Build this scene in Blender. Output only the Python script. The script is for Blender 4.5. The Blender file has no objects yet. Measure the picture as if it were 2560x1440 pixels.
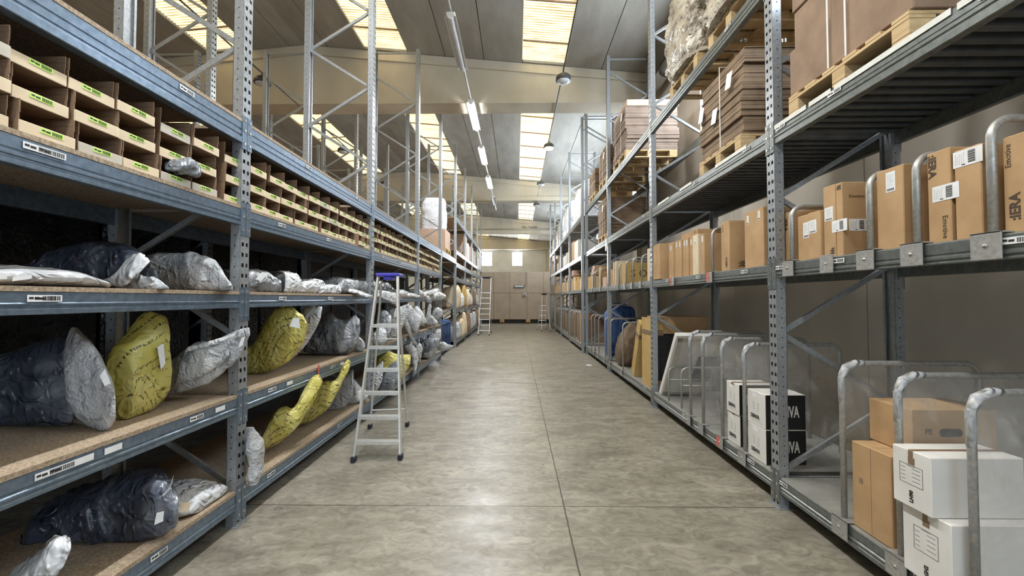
import bpy, math, random
from mathutils import Vector, Matrix, Euler, noise
random.seed(7)
SC = bpy.context.scene
COL = SC.collection
PI = math.pi

# ------------------------------------------------------------------ camera model
F = 1015.0
CAM = Vector((0, 0, 1.6))
VX, VY = 1291.0, 746.0
YAW = math.atan((VX - 1280) / F)
PITCH = math.atan((VY - 720) / F)
RM = Euler((PI / 2 + PITCH, 0, YAW), 'XYZ').to_matrix()

def ray(px, py):
    return RM @ Vector(((px - 1280) / F, -(py - 720) / F, -1.0))

def onX(px, py, X):
    d = ray(px, py); return CAM + d * ((X - CAM.x) / d.x)

def onY(px, py, Y):
    d = ray(px, py); return CAM + d * ((Y - CAM.y) / d.y)

def onZ(px, py, Z):
    d = ray(px, py); return CAM + d * ((Z - CAM.z) / d.z)

cd = bpy.data.cameras.new('camera')
cam = bpy.data.objects.new('camera', cd)
COL.objects.link(cam)
cam.location = CAM
cam.rotation_euler = Euler((PI / 2 + PITCH, 0, YAW), 'XYZ')
cd.sensor_width = 36
cd.lens = F / 2560 * 36
cd.clip_end = 200
SC.camera = cam

# ------------------------------------------------------------------ object helpers
WL = {}

def link(o, parent=None, loc=(0, 0, 0)):
    COL.objects.link(o)
    loc = Vector(loc)
    if parent is not None:
        o.parent = parent
        o.location = loc - WL[parent.name]
    else:
        o.location = loc
    WL[o.name] = loc
    return o

def tag(o, label=None, cat=None, group=None, kind=None):
    if label: o['label'] = label
    if cat: o['category'] = cat
    if group: o['group'] = group
    if kind: o['kind'] = kind
    return o

def empty(name, loc, label=None, cat=None, group=None, parent=None):
    o = bpy.data.objects.new(name, None)
    o.empty_display_size = 0.1
    link(o, parent, loc)
    return tag(o, label, cat, group)

class MB:
    def __init__(s):
        s.v, s.f, s.m, s.sm, s.uv = [], [], [], [], None
    def add(s, vs, fs, m=0, smooth=False):
        b = len(s.v)
        s.v += [tuple(v) for v in vs]
        s.f += [tuple(i + b for i in f) for f in fs]
        s.m += [m] * len(fs)
        s.sm += [smooth] * len(fs)
        return s
    def box(s, x0, y0, z0, x1, y1, z1, m=0, mtx=None):
        if x0 > x1: x0, x1 = x1, x0
        if y0 > y1: y0, y1 = y1, y0
        if z0 > z1: z0, z1 = z1, z0
        vs = [(x0, y0, z0), (x1, y0, z0), (x1, y1, z0), (x0, y1, z0), (x0, y0, z1), (x1, y0, z1), (x1, y1, z1), (x0, y1, z1)]
        if mtx is not None: vs = [mtx @ Vector(v) for v in vs]
        return s.add(vs, [(0, 3, 2, 1), (4, 5, 6, 7), (0, 1, 5, 4), (1, 2, 6, 5), (2, 3, 7, 6), (3, 0, 4, 7)], m)
    def cbox(s, x0, y0, z0, x1, y1, z1, c=0.004, m=0, mtx=None):
        """box with chamfered edges"""
        xs, ys, zs = (x0, x1), (y0, y1), (z0, z1)
        vs = []
        for ix in (0, 1):
            for iy in (0, 1):
                for iz in (0, 1):
                    sx, sy, sz = (1 if ix == 0 else -1), (1 if iy == 0 else -1), (1 if iz == 0 else -1)
                    vs.append((xs[ix], ys[iy] + sy * c, zs[iz] + sz * c))
                    vs.append((xs[ix] + sx * c, ys[iy], zs[iz] + sz * c))
                    vs.append((xs[ix] + sx * c, ys[iy] + sy * c, zs[iz]))
        def I(ix, iy, iz, a): return ((ix * 2 + iy) * 2 + iz) * 3 + a
        fs = []
        for i in (0, 1):
            q = [I(i, 0, 0, 0), I(i, 1, 0, 0), I(i, 1, 1, 0), I(i, 0, 1, 0)]; fs.append(q if i else q[::-1])
            q = [I(0, i, 0, 1), I(1, i, 0, 1), I(1, i, 1, 1), I(0, i, 1, 1)]; fs.append(q[::-1] if i else q)
            q = [I(0, 0, i, 2), I(1, 0, i, 2), I(1, 1, i, 2), I(0, 1, i, 2)]; fs.append(q if i else q[::-1])
        for a in (0, 1):
            for b in (0, 1):
                fs.append([I(a, b, 0, 0), I(a, b, 0, 1), I(a, b, 1, 1), I(a, b, 1, 0)])
                fs.append([I(a, 0, b, 0), I(a, 1, b, 0), I(a, 1, b, 2), I(a, 0, b, 2)])
                fs.append([I(0, a, b, 1), I(1, a, b, 1), I(1, a, b, 2), I(0, a, b, 2)])
        for a in (0, 1):
            for b in (0, 1):
                for d in (0, 1):
                    fs.append([I(a, b, d, 0), I(a, b, d, 1), I(a, b, d, 2)])
        cx, cy, cz = (x0 + x1) / 2, (y0 + y1) / 2, (z0 + z1) / 2
        ctr = Vector((cx, cy, cz)); out = []
        for f in fs:
            p = [Vector(vs[i]) for i in f]
            n = (p[1] - p[0]).cross(p[2] - p[0])
            g = sum(p, Vector()) / len(p) - ctr
            out.append(f if n.dot(g) >= 0 else f[::-1])
        if mtx is not None: vs = [mtx @ Vector(v) for v in vs]
        return s.add(vs, out, m)
    def prism(s, poly, axis, a, b, m=0, smooth=False):
        """poly: 2D points; axis 'x'/'y'/'z' = extrusion direction"""
        def P(p, t):
            return (t, p[0], p[1]) if axis == 'x' else ((p[0], t, p[1]) if axis == 'y' else (p[0], p[1], t))
        n = len(poly)
        vs = [P(p, a) for p in poly] + [P(p, b) for p in poly]
        fs = [(i, (i + 1) % n, n + (i + 1) % n, n + i) for i in range(n)]
        fs += [tuple(range(n))[::-1], tuple(range(n, 2 * n))]
        return s.add(vs, fs, m, smooth)
    def tube(s, pts, r, n=10, m=0, cap=True, radii=None):
        pts = [Vector(p) for p in pts]
        rings = []
        prev = None
        for i, p in enumerate(pts):
            t = (pts[min(i + 1, len(pts) - 1)] - pts[max(i - 1, 0)]).normalized()
            if prev is None:
                up = Vector((0, 0, 1)) if abs(t.z) < 0.9 else Vector((0, 1, 0))
                u = t.cross(up).normalized()
            else:
                u = (prev - t * prev.dot(t)).normalized()
            prev = u
            w = t.cross(u)
            rr = radii[i] if radii else r
            rings.append([p + (u * math.cos(2 * PI * k / n) + w * math.sin(2 * PI * k / n)) * rr for k in range(n)])
        vs = [v for rg in rings for v in rg]
        fs = []
        for i in range(len(pts) - 1):
            for k in range(n):
                fs.append((i * n + k, i * n + (k + 1) % n, (i + 1) * n + (k + 1) % n, (i + 1) * n + k))
        if cap:
            fs += [tuple(range(n))[::-1], tuple(range((len(pts) - 1) * n, len(pts) * n))]
        return s.add(vs, fs, m, True)
    def lathe(s, prof, n=24, m=0, c=(0, 0, 0)):
        vs, fs = [], []
        for r, z in prof:
            for k in range(n):
                a = 2 * PI * k / n
                vs.append((c[0] + r * math.cos(a), c[1] + r * math.sin(a), c[2] + z))
        for i in range(len(prof) - 1):
            for k in range(n):
                fs.append((i * n + k, i * n + (k + 1) % n, (i + 1) * n + (k + 1) % n, (i + 1) * n + k))
        return s.add(vs, fs, m, True)
    def mesh(s, name, mats):
        me = bpy.data.meshes.new(name)
        me.from_pydata(s.v, [], s.f)
        for mt in (mats if isinstance(mats, (list, tuple)) else [mats]): me.materials.append(mt)
        me.polygons.foreach_set('material_index', s.m)
        me.polygons.foreach_set('use_smooth', s.sm)
        if s.uv:
            ul = me.uv_layers.new(name='UVMap')
            for lp in me.loops: ul.data[lp.index].uv = s.uv[lp.vertex_index]
        me.validate(); me.update()
        return me
    def build(s, name, mats, parent=None, loc=(0, 0, 0), rot=None):
        return put(name, s.mesh(name, mats), parent, loc, rot)

def put(name, me, parent=None, loc=(0, 0, 0), rot=None):
    o = bpy.data.objects.new(name, me)
    link(o, parent, loc)
    if rot: o.rotation_euler = rot
    return o

def struct(name, mb, mats, loc=(0, 0, 0)):
    return tag(mb.build(name, mats, None, loc), kind='structure')

def text_mesh(txt, size, mt, bold=0.0, sx=1.0):
    cu = bpy.data.curves.new('lettering', 'FONT')
    cu.body = txt; cu.size = size; cu.align_x = 'CENTER'; cu.align_y = 'CENTER'
    cu.offset = bold; cu.extrude = 0.0006; cu.resolution_u = 2
    to = bpy.data.objects.new('tmp', cu); COL.objects.link(to)
    to.scale.x = sx
    me = bpy.data.meshes.new_from_object(to.evaluated_get(bpy.context.evaluated_depsgraph_get()))
    for v in me.vertices: v.co.x *= sx
    bpy.data.objects.remove(to); bpy.data.curves.remove(cu)
    me.materials.clear(); me.materials.append(mt)
    return me

# ------------------------------------------------------------------ materials
def nmat(name):
    m = bpy.data.materials.new(name); m.use_nodes = True
    nt = m.node_tree; b = nt.nodes['Principled BSDF']
    return m, nt, b

def N(nt, typ, **kw):
    n = nt.nodes.new(typ)
    for k, v in kw.items():
        if k in n.inputs: n.inputs[k].default_value = v
        else: setattr(n, k, v)
    return n

def coords(nt, scale=(1, 1, 1), kind='Object'):
    t = N(nt, 'ShaderNodeTexCoord'); mp = N(nt, 'ShaderNodeMapping')
    mp.inputs['Scale'].default_value = scale
    nt.links.new(t.outputs[kind], mp.inputs['Vector'])
    return mp.outputs['Vector']

def ramp(nt, fac, stops):
    r = N(nt, 'ShaderNodeValToRGB')
    e = r.color_ramp.elements
    while len(e) > 1: e.remove(e[-1])
    e[0].position = stops[0][0]; e[0].color = (*stops[0][1], 1)
    for p, c in stops[1:]:
        x = e.new(p); x.color = (*c, 1)
    nt.links.new(fac, r.inputs['Fac'])
    return r.outputs['Color']

def surf(name, c1, c2, scale=8, rough=0.6, metal=0.0, bump=0.0, bscale=None, stretch=(1, 1, 1), detail=6, lo=0.35, hi=0.65, spec=0.5, kind='Object', coat=0):
    m, nt, b = nmat(name)
    v = coords(nt, stretch, kind)
    n = N(nt, 'ShaderNodeTexNoise', Scale=scale, Detail=detail, Roughness=0.6)
    nt.links.new(v, n.inputs['Vector'])
    nt.links.new(ramp(nt, n.outputs['Fac'], [(lo, c1), (hi, c2)]), b.inputs['Base Color'])
    b.inputs['Roughness'].default_value = rough
    b.inputs['Metallic'].default_value = metal
    b.inputs['Specular IOR Level'].default_value = spec
    b.inputs['Coat Weight'].default_value = coat
    if bump:
        n2 = N(nt, 'ShaderNodeTexNoise', Scale=bscale or scale * 4, Detail=4)
        nt.links.new(v, n2.inputs['Vector'])
        bp = N(nt, 'ShaderNodeBump', Strength=bump, Distance=0.01)
        nt.links.new(n2.outputs['Fac'], bp.inputs['Height'])
        nt.links.new(bp.outputs['Normal'], b.inputs['Normal'])
    return m

def emis(name, color, strength):
    m, nt, b = nmat(name)
    b.inputs['Base Color'].default_value = (*color, 1)
    b.inputs['Emission Color'].default_value = (*color, 1)
    b.inputs['Emission Strength'].default_value = strength
    return m

M = {}
M['steel_l'] = surf('galvanised steel blue grey', (0.15, 0.20, 0.265), (0.23, 0.295, 0.375), 30, 0.3, 0.6, 0.06, 160)
M['steel_r'] = surf('galvanised steel grey', (0.15, 0.165, 0.16), (0.225, 0.24, 0.232), 30, 0.36, 0.55, 0.06, 160)
M['steel_up'] = surf('galvanised upright steel', (0.29, 0.305, 0.32), (0.41, 0.43, 0.445), 40, 0.38, 0.5, 0.08, 200)
M['hole'] = surf('dark punched hole', (0.012, 0.012, 0.014), (0.02, 0.02, 0.02), 10, 0.9)
M['bolt'] = surf('bright zinc bolt', (0.6, 0.6, 0.6), (0.75, 0.75, 0.75), 20, 0.25, 0.9)
M['deck_dark'] = surf('ribbed steel deck', (0.10, 0.11, 0.12), (0.15, 0.16, 0.17), 10, 0.5, 0.4)
M['deck_pan'] = surf('dusty steel shelf panel', (0.27, 0.27, 0.25), (0.40, 0.39, 0.35), 5, 0.55, 0.3)
M['chip'] = surf('chipboard', (0.25, 0.18, 0.12), (0.48, 0.375, 0.265), 90, 0.75, 0, 0.1, 200, (1, 1, 1), 3)
M['card'] = surf('brown cardboard', (0.44, 0.275, 0.135), (0.54, 0.35, 0.18), 4, 0.8, 0, 0.04, 60)
M['card_d'] = surf('dark brown cardboard', (0.22, 0.145, 0.095), (0.32, 0.21, 0.14), 5, 0.85, 0, 0.06, 60)
M['card_pink'] = surf('dusty pink cardboard', (0.52, 0.36, 0.27), (0.62, 0.45, 0.35), 4, 0.8, 0, 0.04, 60)
M['card_y'] = surf('golden cardboard', (0.50, 0.33, 0.11), (0.60, 0.41, 0.16), 4, 0.8, 0, 0.04, 60)
M['kraft'] = surf('pale kraft board', (0.70, 0.56, 0.38), (0.80, 0.67, 0.48), 6, 0.8, 0, 0.04, 80)
M['kraft_g'] = surf('grey kraft board', (0.50, 0.46, 0.38), (0.62, 0.57, 0.48), 6, 0.8, 0, 0.04, 80)
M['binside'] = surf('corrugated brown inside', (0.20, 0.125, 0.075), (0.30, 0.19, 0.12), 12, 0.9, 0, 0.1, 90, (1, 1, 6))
M['white_card'] = surf('white cardboard', (0.72, 0.70, 0.66), (0.80, 0.78, 0.74), 4, 0.7, 0, 0.03, 60)
M['black_card'] = surf('black cardboard', (0.008, 0.008, 0.009), (0.016, 0.016, 0.017), 6, 0.5)
M['paper'] = surf('white label paper', (0.80, 0.81, 0.82), (0.88, 0.88, 0.88), 15, 0.5)
M['green'] = surf('lime green label paper', (0.48, 0.78, 0.10), (0.60, 0.88, 0.18), 15, 0.5)
M['ink'] = surf('black print', (0.02, 0.02, 0.02), (0.035, 0.03, 0.03), 15, 0.6)
M['ink_soft'] = surf('faint grey print', (0.32, 0.32, 0.31), (0.4, 0.4, 0.38), 15, 0.6)
M['ink_brown'] = surf('brown black print', (0.06, 0.04, 0.025), (0.09, 0.06, 0.04), 15, 0.7)
M['white_ink'] = surf('white print', (0.7, 0.68, 0.64), (0.78, 0.76, 0.72), 15, 0.6)
M['tape'] = surf('brown packing tape', (0.20, 0.13, 0.08), (0.28, 0.19, 0.12), 15, 0.3)
M['strap'] = surf('white plastic strap', (0.7, 0.7, 0.66), (0.8, 0.8, 0.76), 15, 0.4)
M['red'] = surf('red tape', (0.55, 0.09, 0.07), (0.66, 0.16, 0.12), 25, 0.5)
M['wood'] = surf('pale pallet wood', (0.46, 0.32, 0.16), (0.68, 0.50, 0.28), 7, 0.8, 0, 0.1, 60, (1, 0.15, 4))
M['zinc'] = surf('galvanised tube', (0.36, 0.36, 0.34), (0.52, 0.51, 0.48), 50, 0.4, 0.5, 0.1, 200)
M['alu'] = surf('brushed aluminium', (0.70, 0.69, 0.66), (0.80, 0.79, 0.76), 20, 0.32, 0.6, 0.02, 200, (1, 1, 0.1))
M['blue_pl'] = surf('blue plastic', (0.055, 0.05, 0.45), (0.09, 0.08, 0.58), 10, 0.35)
M['navy_pl'] = surf('dark rubber foot', (0.010, 0.012, 0.024), (0.016, 0.018, 0.034), 10, 0.5)
M['blue_paint'] = surf('blue painted tube', (0.03, 0.08, 0.24), (0.06, 0.13, 0.33), 15, 0.35)
M['blue_bag'] = surf('blue fabric bag', (0.03, 0.075, 0.22), (0.06, 0.13, 0.33), 8, 0.6, 0, 0.3, 30)
M['lamp_grey'] = surf('dark lamp housing', (0.06, 0.06, 0.06), (0.10, 0.10, 0.095), 10, 0.4, 0.3)
M['lamp_white'] = surf('white lamp housing', (0.62, 0.62, 0.60), (0.72, 0.72, 0.70), 10, 0.4)
M['lamp_glass'] = surf('unlit frosted lamp glass', (0.5, 0.52, 0.53), (0.6, 0.61, 0.62), 10, 0.3)
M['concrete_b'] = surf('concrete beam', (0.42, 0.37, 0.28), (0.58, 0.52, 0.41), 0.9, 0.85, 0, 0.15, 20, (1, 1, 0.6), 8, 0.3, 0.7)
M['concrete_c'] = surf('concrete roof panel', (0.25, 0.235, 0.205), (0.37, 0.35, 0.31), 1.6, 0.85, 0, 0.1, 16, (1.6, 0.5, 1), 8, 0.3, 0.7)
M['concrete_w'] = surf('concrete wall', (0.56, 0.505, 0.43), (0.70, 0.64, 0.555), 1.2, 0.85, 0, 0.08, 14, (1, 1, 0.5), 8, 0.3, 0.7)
M['white_wall'] = surf('whitewashed wall', (0.60, 0.60, 0.57), (0.70, 0.69, 0.66), 1.5, 0.8)
M['tan_wall'] = surf('tan partition panel', (0.44, 0.35, 0.265), (0.52, 0.42, 0.325), 2, 0.7)
M['dark'] = surf('dark joint', (0.03, 0.03, 0.028), (0.05, 0.05, 0.045), 5, 0.9)
M['orange_wood'] = surf('orange timber foot', (0.5, 0.3, 0.12), (0.6, 0.38, 0.17), 8, 0.7)
M['board_edge'] = surf('white edging strip', (0.66, 0.66, 0.60), (0.76, 0.76, 0.70), 10, 0.5)
M['brown_fab'] = surf('brown blanket', (0.10, 0.065, 0.04), (0.2, 0.14, 0.09), 6, 0.9, 0, 0.3, 30)

def wrapmat(name, c1, c2, c3, rough, bubble=0.0, wr=0.5, trans=0.0, coat=0.0, scale=3.0):
    """crinkled plastic: big tone patches, crease lines, optional bubbles"""
    m, nt, b = nmat(name)
    v = coords(nt)
    n = N(nt, 'ShaderNodeTexNoise', Scale=scale, Detail=3, Distortion=1.2)
    nt.links.new(v, n.inputs['Vector'])
    col = ramp(nt, n.outputs['Fac'], [(0.3, c1), (0.5, c2), (0.68, c3)])
    nt.links.new(col, b.inputs['Base Color'])
    b.inputs['Roughness'].default_value = rough
    b.inputs['Coat Weight'].default_value = coat
    b.inputs['Coat Roughness'].default_value = 0.15
    w = N(nt, 'ShaderNodeTexNoise', Scale=scale * 3.2, Detail=5, Distortion=2.0)
    w.noise_type = 'RIDGED_MULTIFRACTAL'
    nt.links.new(v, w.inputs['Vector'])
    bp = N(nt, 'ShaderNodeBump', Strength=wr, Distance=0.05)
    nt.links.new(w.outputs['Fac'], bp.inputs['Height'])
    out = bp.outputs['Normal']
    if bubble:
        vo = N(nt, 'ShaderNodeTexVoronoi', Scale=75.0)
        nt.links.new(v, vo.inputs['Vector'])
        b2 = N(nt, 'ShaderNodeBump', Strength=bubble, Distance=0.006)
        b2.invert = True
        nt.links.new(vo.outputs['Distance'], b2.inputs['Height'])
        nt.links.new(out, b2.inputs['Normal']); out = b2.outputs['Normal']
    nt.links.new(out, b.inputs['Normal'])
    return m, nt, b

M['bubble'] = wrapmat('bubble wrap', (0.30, 0.305, 0.32), (0.54, 0.545, 0.56), (0.70, 0.70, 0.71), 0.28, 0.8, 0.7)[0]
M['poly'] = wrapmat('grey polythene', (0.32, 0.33, 0.345), (0.55, 0.56, 0.575), (0.76, 0.765, 0.78), 0.28, 0, 1.0)[0]
M['poly_w'] = wrapmat('milky polythene', (0.48, 0.49, 0.51), (0.68, 0.69, 0.71), (0.82, 0.825, 0.84), 0.25, 0, 1.0)[0]
M['poly_d'] = wrapmat('clear polythene over navy cloth', (0.022, 0.027, 0.045), (0.05, 0.06, 0.09), (0.20, 0.22, 0.26), 0.22, 0, 1.0, coat=0.6)[0]
M['poly_m'] = wrapmat('polythene over dark cloth', (0.05, 0.055, 0.07), (0.22, 0.23, 0.25), (0.52, 0.53, 0.56), 0.24, 0, 0.9, coat=0.3)[0]
M['film_stack'] = wrapmat('stretch film over cardboard', (0.20, 0.15, 0.105), (0.40, 0.345, 0.26), (0.72, 0.665, 0.55), 0.3, 0, 1.0, coat=0.3, scale=3.4)[0]
M['shade_fill'] = wrapmat('black fill darkening the shelves', (0.006, 0.006, 0.007), (0.012, 0.012, 0.013), (0.02, 0.02, 0.022), 0.35, 0, 0.6)[0]
M['white_film'] = wrapmat('white film roll', (0.66, 0.68, 0.72), (0.76, 0.78, 0.82), (0.84, 0.86, 0.9), 0.3, 0, 0.5, scale=2.0)[0]

def yellowmat():
    m, nt, b = wrapmat('yellow printed polythene', (0.47, 0.40, 0.075), (0.60, 0.53, 0.15), (0.70, 0.65, 0.30), 0.36, 0, 0.6)
    # rows of small broken black print running diagonally over the sheet
    uv = coords(nt, (1, 1, 1), 'UV')
    rot = N(nt, 'ShaderNodeMapping'); rot.inputs['Rotation'].default_value = (0, 0, 0.12)
    rot.inputs['Scale'].default_value = (1, 1, 1)
    nt.links.new(uv, rot.inputs['Vector'])
    br = N(nt, 'ShaderNodeTexBrick')
    br.offset = 0.37
    for k, v in (('Scale', 1.0), ('Mortar Size', 0.021), ('Mortar Smooth', 0.0), ('Brick Width', 0.30), ('Row Height', 0.058)): br.inputs[k].default_value = v
    br.inputs['Color1'].default_value = (1, 1, 1, 1); br.inputs['Color2'].default_value = (0.15, 0.15, 0.15, 1); br.inputs['Mortar'].default_value = (0, 0, 0, 1)
    nt.links.new(rot.outputs['Vector'], br.inputs['Vector'])
    dash = N(nt, 'ShaderNodeTexNoise', Scale=70.0, Detail=1)
    st = N(nt, 'ShaderNodeMapping'); st.inputs['Scale'].default_value = (1.6, 0.5, 1)
    nt.links.new(rot.outputs['Vector'], st.inputs['Vector']); nt.links.new(st.outputs['Vector'], dash.inputs['Vector'])
    th = N(nt, 'ShaderNodeMath', operation='GREATER_THAN'); th.inputs[1].default_value = 0.5
    nt.links.new(dash.outputs['Fac'], th.inputs[0])
    t2 = N(nt, 'ShaderNodeMath', operation='GREATER_THAN'); t2.inputs[1].default_value = 0.45
    nt.links.new(br.outputs['Color'], t2.inputs[0])
    mu = N(nt, 'ShaderNodeMath', operation='MULTIPLY')
    nt.links.new(th.outputs[0], mu.inputs[0]); nt.links.new(t2.outputs[0], mu.inputs[1])
    m8 = N(nt, 'ShaderNodeMath', operation='MULTIPLY'); m8.inputs[1].default_value = 0.85
    nt.links.new(mu.outputs[0], m8.inputs[0])
    mix = N(nt, 'ShaderNodeMix', data_type='RGBA')
    old = b.inputs['Base Color'].links[0].from_socket
    nt.links.new(m8.outputs[0], mix.inputs[0]); nt.links.new(old, mix.inputs[6])
    mix.inputs[7].default_value = (0.03, 0.028, 0.015, 1)
    nt.links.new(mix.outputs[2], b.inputs['Base Color'])
    return m
M['yellow'] = yellowmat()

def filmmat():
    m, nt, b = nmat('clear stretch film')
    v = coords(nt, (1, 1, 1))
    n = N(nt, 'ShaderNodeTexNoise', Scale=5.0, Detail=5, Distortion=1.5)
    nt.links.new(v, n.inputs['Vector'])
    fac = ramp(nt, n.outputs['Fac'], [(0.4, (0.09,) * 3), (0.6, (0.16,) * 3), (0.74, (0.48,) * 3)])
    nt.links.new(fac, b.inputs['Alpha'])
    b.inputs['Base Color'].default_value = (0.72, 0.70, 0.66, 1)
    b.inputs['Roughness'].default_value = 0.25
    bp = N(nt, 'ShaderNodeBump', Strength=0.5, Distance=0.01)
    nt.links.new(n.outputs['Fac'], bp.inputs['Height']); nt.links.new(bp.outputs['Normal'], b.inputs['Normal'])
    return m
M['film'] = filmmat()

def floormat():
    m, nt, b = nmat('worn power-floated concrete')
    v = coords(nt)
    def noi(scale, st=(1, 1, 1), d=6, dist=0.0):
        mp = N(nt, 'ShaderNodeMapping'); mp.inputs['Scale'].default_value = st
        nt.links.new(v, mp.inputs['Vector'])
        n = N(nt, 'ShaderNodeTexNoise', Scale=scale, Detail=d, Roughness=0.65, Distortion=dist)
        nt.links.new(mp.outputs['Vector'], n.inputs['Vector'])
        return n.outputs['Fac']
    base = ramp(nt, noi(2.2, (0.8, 1.6, 1), 9, 0.8), [(0.3, (0.190, 0.168, 0.131)), (0.5, (0.292, 0.264, 0.212)), (0.7, (0.375, 0.342, 0.283))])
    fine = ramp(nt, noi(9, (0.8, 1.3, 1), 7, 1.6), [(0.3, (0.48,) * 3), (0.5, (0.88,) * 3), (0.66, (1.16,) * 3)])
    mx = N(nt, 'ShaderNodeMix', data_type='RGBA', blend_type='MULTIPLY'); mx.inputs[0].default_value = 0.9
    nt.links.new(base, mx.inputs[6]); nt.links.new(fine, mx.inputs[7])
    spots = ramp(nt, noi(4.2, (1, 1.2, 1), 4, 1.2), [(0.685, (1,) * 3), (0.72, (0.38, 0.34, 0.28))])
    mx2 = N(nt, 'ShaderNodeMix', data_type='RGBA', blend_type='MULTIPLY'); mx2.inputs[0].default_value = 0.9
    nt.links.new(mx.outputs[2], mx2.inputs[6]); nt.links.new(spots, mx2.inputs[7])
    # saw-cut joints
    sep = N(nt, 'ShaderNodeSeparateXYZ'); nt.links.new(v, sep.inputs[0])
    def mth(op, a, bb=None):
        n = N(nt, 'ShaderNodeMath', operation=op)
        for i, q in enumerate((a, bb)):
            if q is None: continue
            if isinstance(q, (int, float)): n.inputs[i].default_value = q
            else: nt.links.new(q, n.inputs[i])
        return n.outputs[0]
    jn = mth('MULTIPLY', mth('SUBTRACT', noi(9, d=2), 0.5), 0.012)
    def line(ax, off, per, w):
        a = mth('ADD', mth('SUBTRACT', ax, off), jn)
        a = mth('ADD', a, 100 * per + per / 2)
        a = mth('ABSOLUTE', mth('SUBTRACT', mth('MODULO', a, per), per / 2))
        return mth('LESS_THAN', a, w)
    j = mth('MAXIMUM', line(sep.outputs[0], 0.366, 5.8, 0.0055), line(sep.outputs[1], 3.17, 2.9, 0.0045))
    mx3 = N(nt, 'ShaderNodeMix', data_type='RGBA')
    nt.links.new(j, mx3.inputs[0]); nt.links.new(mx2.outputs[2], mx3.inputs[6]); mx3.inputs[7].default_value = (0.05, 0.04, 0.03, 1)
    nt.links.new(mx3.outputs[2], b.inputs['Base Color'])
    nt.links.new(ramp(nt, noi(3, (0.6, 2, 1), 6), [(0.3, (0.26,) * 3), (0.7, (0.5,) * 3)]), b.inputs['Roughness'])
    bp = N(nt, 'ShaderNodeBump', Strength=0.12, Distance=0.01)
    nt.links.new(noi(14, (0.7, 1.4, 1), 4), bp.inputs['Height']); nt.links.new(bp.outputs['Normal'], b.inputs['Normal'])
    return m
M['floor'] = floormat()

def skymat():
    """translucent ribbed rooflight sheet lit from outside, with dirt in the ribs"""
    m, nt, b = nmat('yellowed rooflight sheet')
    v = coords(nt)
    sep = N(nt, 'ShaderNodeSeparateXYZ'); nt.links.new(v, sep.inputs[0])
    mu = N(nt, 'ShaderNodeMath', operation='MULTIPLY'); mu.inputs[1].default_value = 2 * PI / 0.077
    nt.links.new(sep.outputs[1], mu.inputs[0])
    si = N(nt, 'ShaderNodeMath', operation='SINE'); nt.links.new(mu.outputs[0], si.inputs[0])
    n = N(nt, 'ShaderNodeTexNoise', Scale=2.0, Detail=4)
    mp = N(nt, 'ShaderNodeMapping'); mp.inputs['Scale'].default_value = (1, 3, 1)
    nt.links.new(v, mp.inputs['Vector']); nt.links.new(mp.outputs['Vector'], n.inputs['Vector'])
    ad = N(nt, 'ShaderNodeMath', operation='MULTIPLY_ADD'); ad.inputs[1].default_value = 2.6; 
    nt.links.new(n.outputs['Fac'], ad.inputs[0]); nt.links.new(si.outputs[0], ad.inputs[2])
    col = ramp(nt, ad.outputs[0], [(0.05, (1.0, 0.88, 0.52)), (0.45, (0.92, 0.76, 0.40)), (0.8, (0.6, 0.43, 0.18)), (0.98, (0.30, 0.19, 0.07))])
    # ramp input runs past 1; scale it
    sc = N(nt, 'ShaderNodeMapRange'); sc.inputs['From Min'].default_value = 0.35; sc.inputs['From Max'].default_value = 2.35
    nt.links.new(ad.outputs[0], sc.inputs['Value'])
    r = [x for x in nt.nodes if x.type == 'VALTORGB'][-1]
    nt.links.new(sc.outputs['Result'], r.inputs['Fac'])
    nt.links.new(col, b.inputs['Emission Color']); nt.links.new(col, b.inputs['Base Color'])
    b.inputs['Emission Strength'].default_value = SKY
    return m
# ------------------------------------------------------------------ light levels
SIDE = 8.5
SKY = 0.85
TUBE = 145.0
WINDOW = 36.0
ADDED_DOOR_GLOW = 1.6
M['sky'] = skymat()
M['tube'] = emis('lit fluorescent diffuser', (0.95, 0.98, 1.0), TUBE)
M['window'] = emis('bright daylight window', (0.92, 0.97, 1.0), WINDOW)
M['side_window'] = emis('daylight through side windows', (0.78, 0.89, 1.0), SIDE)
M['daylight'] = emis('added rear door glow', (0.66, 0.82, 1.0), ADDED_DOOR_GLOW)
M['bulb'] = emis('lit warm lamp', (1.0, 0.85, 0.6), 14)

# ------------------------------------------------------------------ building shell
XW, XL0 = 3.42, -14.0
Y0, Y1 = -8.0, 39.6
APEX_X, APEX_Z, SL = -5.2, 7.81, 0.09
def roofz(x): return APEX_Z - SL * abs(x - APEX_X)
fb = MB(); fb.box(XL0 - .3, Y0 - .3, -0.2, XW + .3, Y1 + .3, 0)
struct('floor', fb, M['floor'])
wb = MB()
SIDEWIN = [(0.7, 7.5), (10.9, 18.6), (21.5, 27.5), (30.4, 32.2)]  # last window added to light the end bay
SZ0, SZ1 = 4.6, 6.25
y = Y0
ystops = sorted(set([round(Y0 + 2.4 * i, 3) for i in range(20)] + [Y1] + [v for w in SIDEWIN for v in w]))
ystops = [v for v in ystops if Y0 <= v <= Y1]
for ya, yb in zip(ystops, ystops[1:]):
    g0 = .006 if abs((ya - Y0) % 2.4) < 1e-3 else 0
    g1 = .006 if abs((yb - Y0) % 2.4) < 1e-3 or abs((yb - Y0) % 2.4 - 2.4) < 1e-3 else 0
    if any(w[0] <= ya and yb <= w[1] for w in SIDEWIN):
        wb.box(XW, ya + g0, 0, XW + .2, yb - g1, SZ0); wb.box(XW, ya + g0, SZ1, XW + .2, yb - g1, 7.6)
    else:
        wb.box(XW, ya + g0, 0, XW + .2, yb - g1, 7.6)
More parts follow.
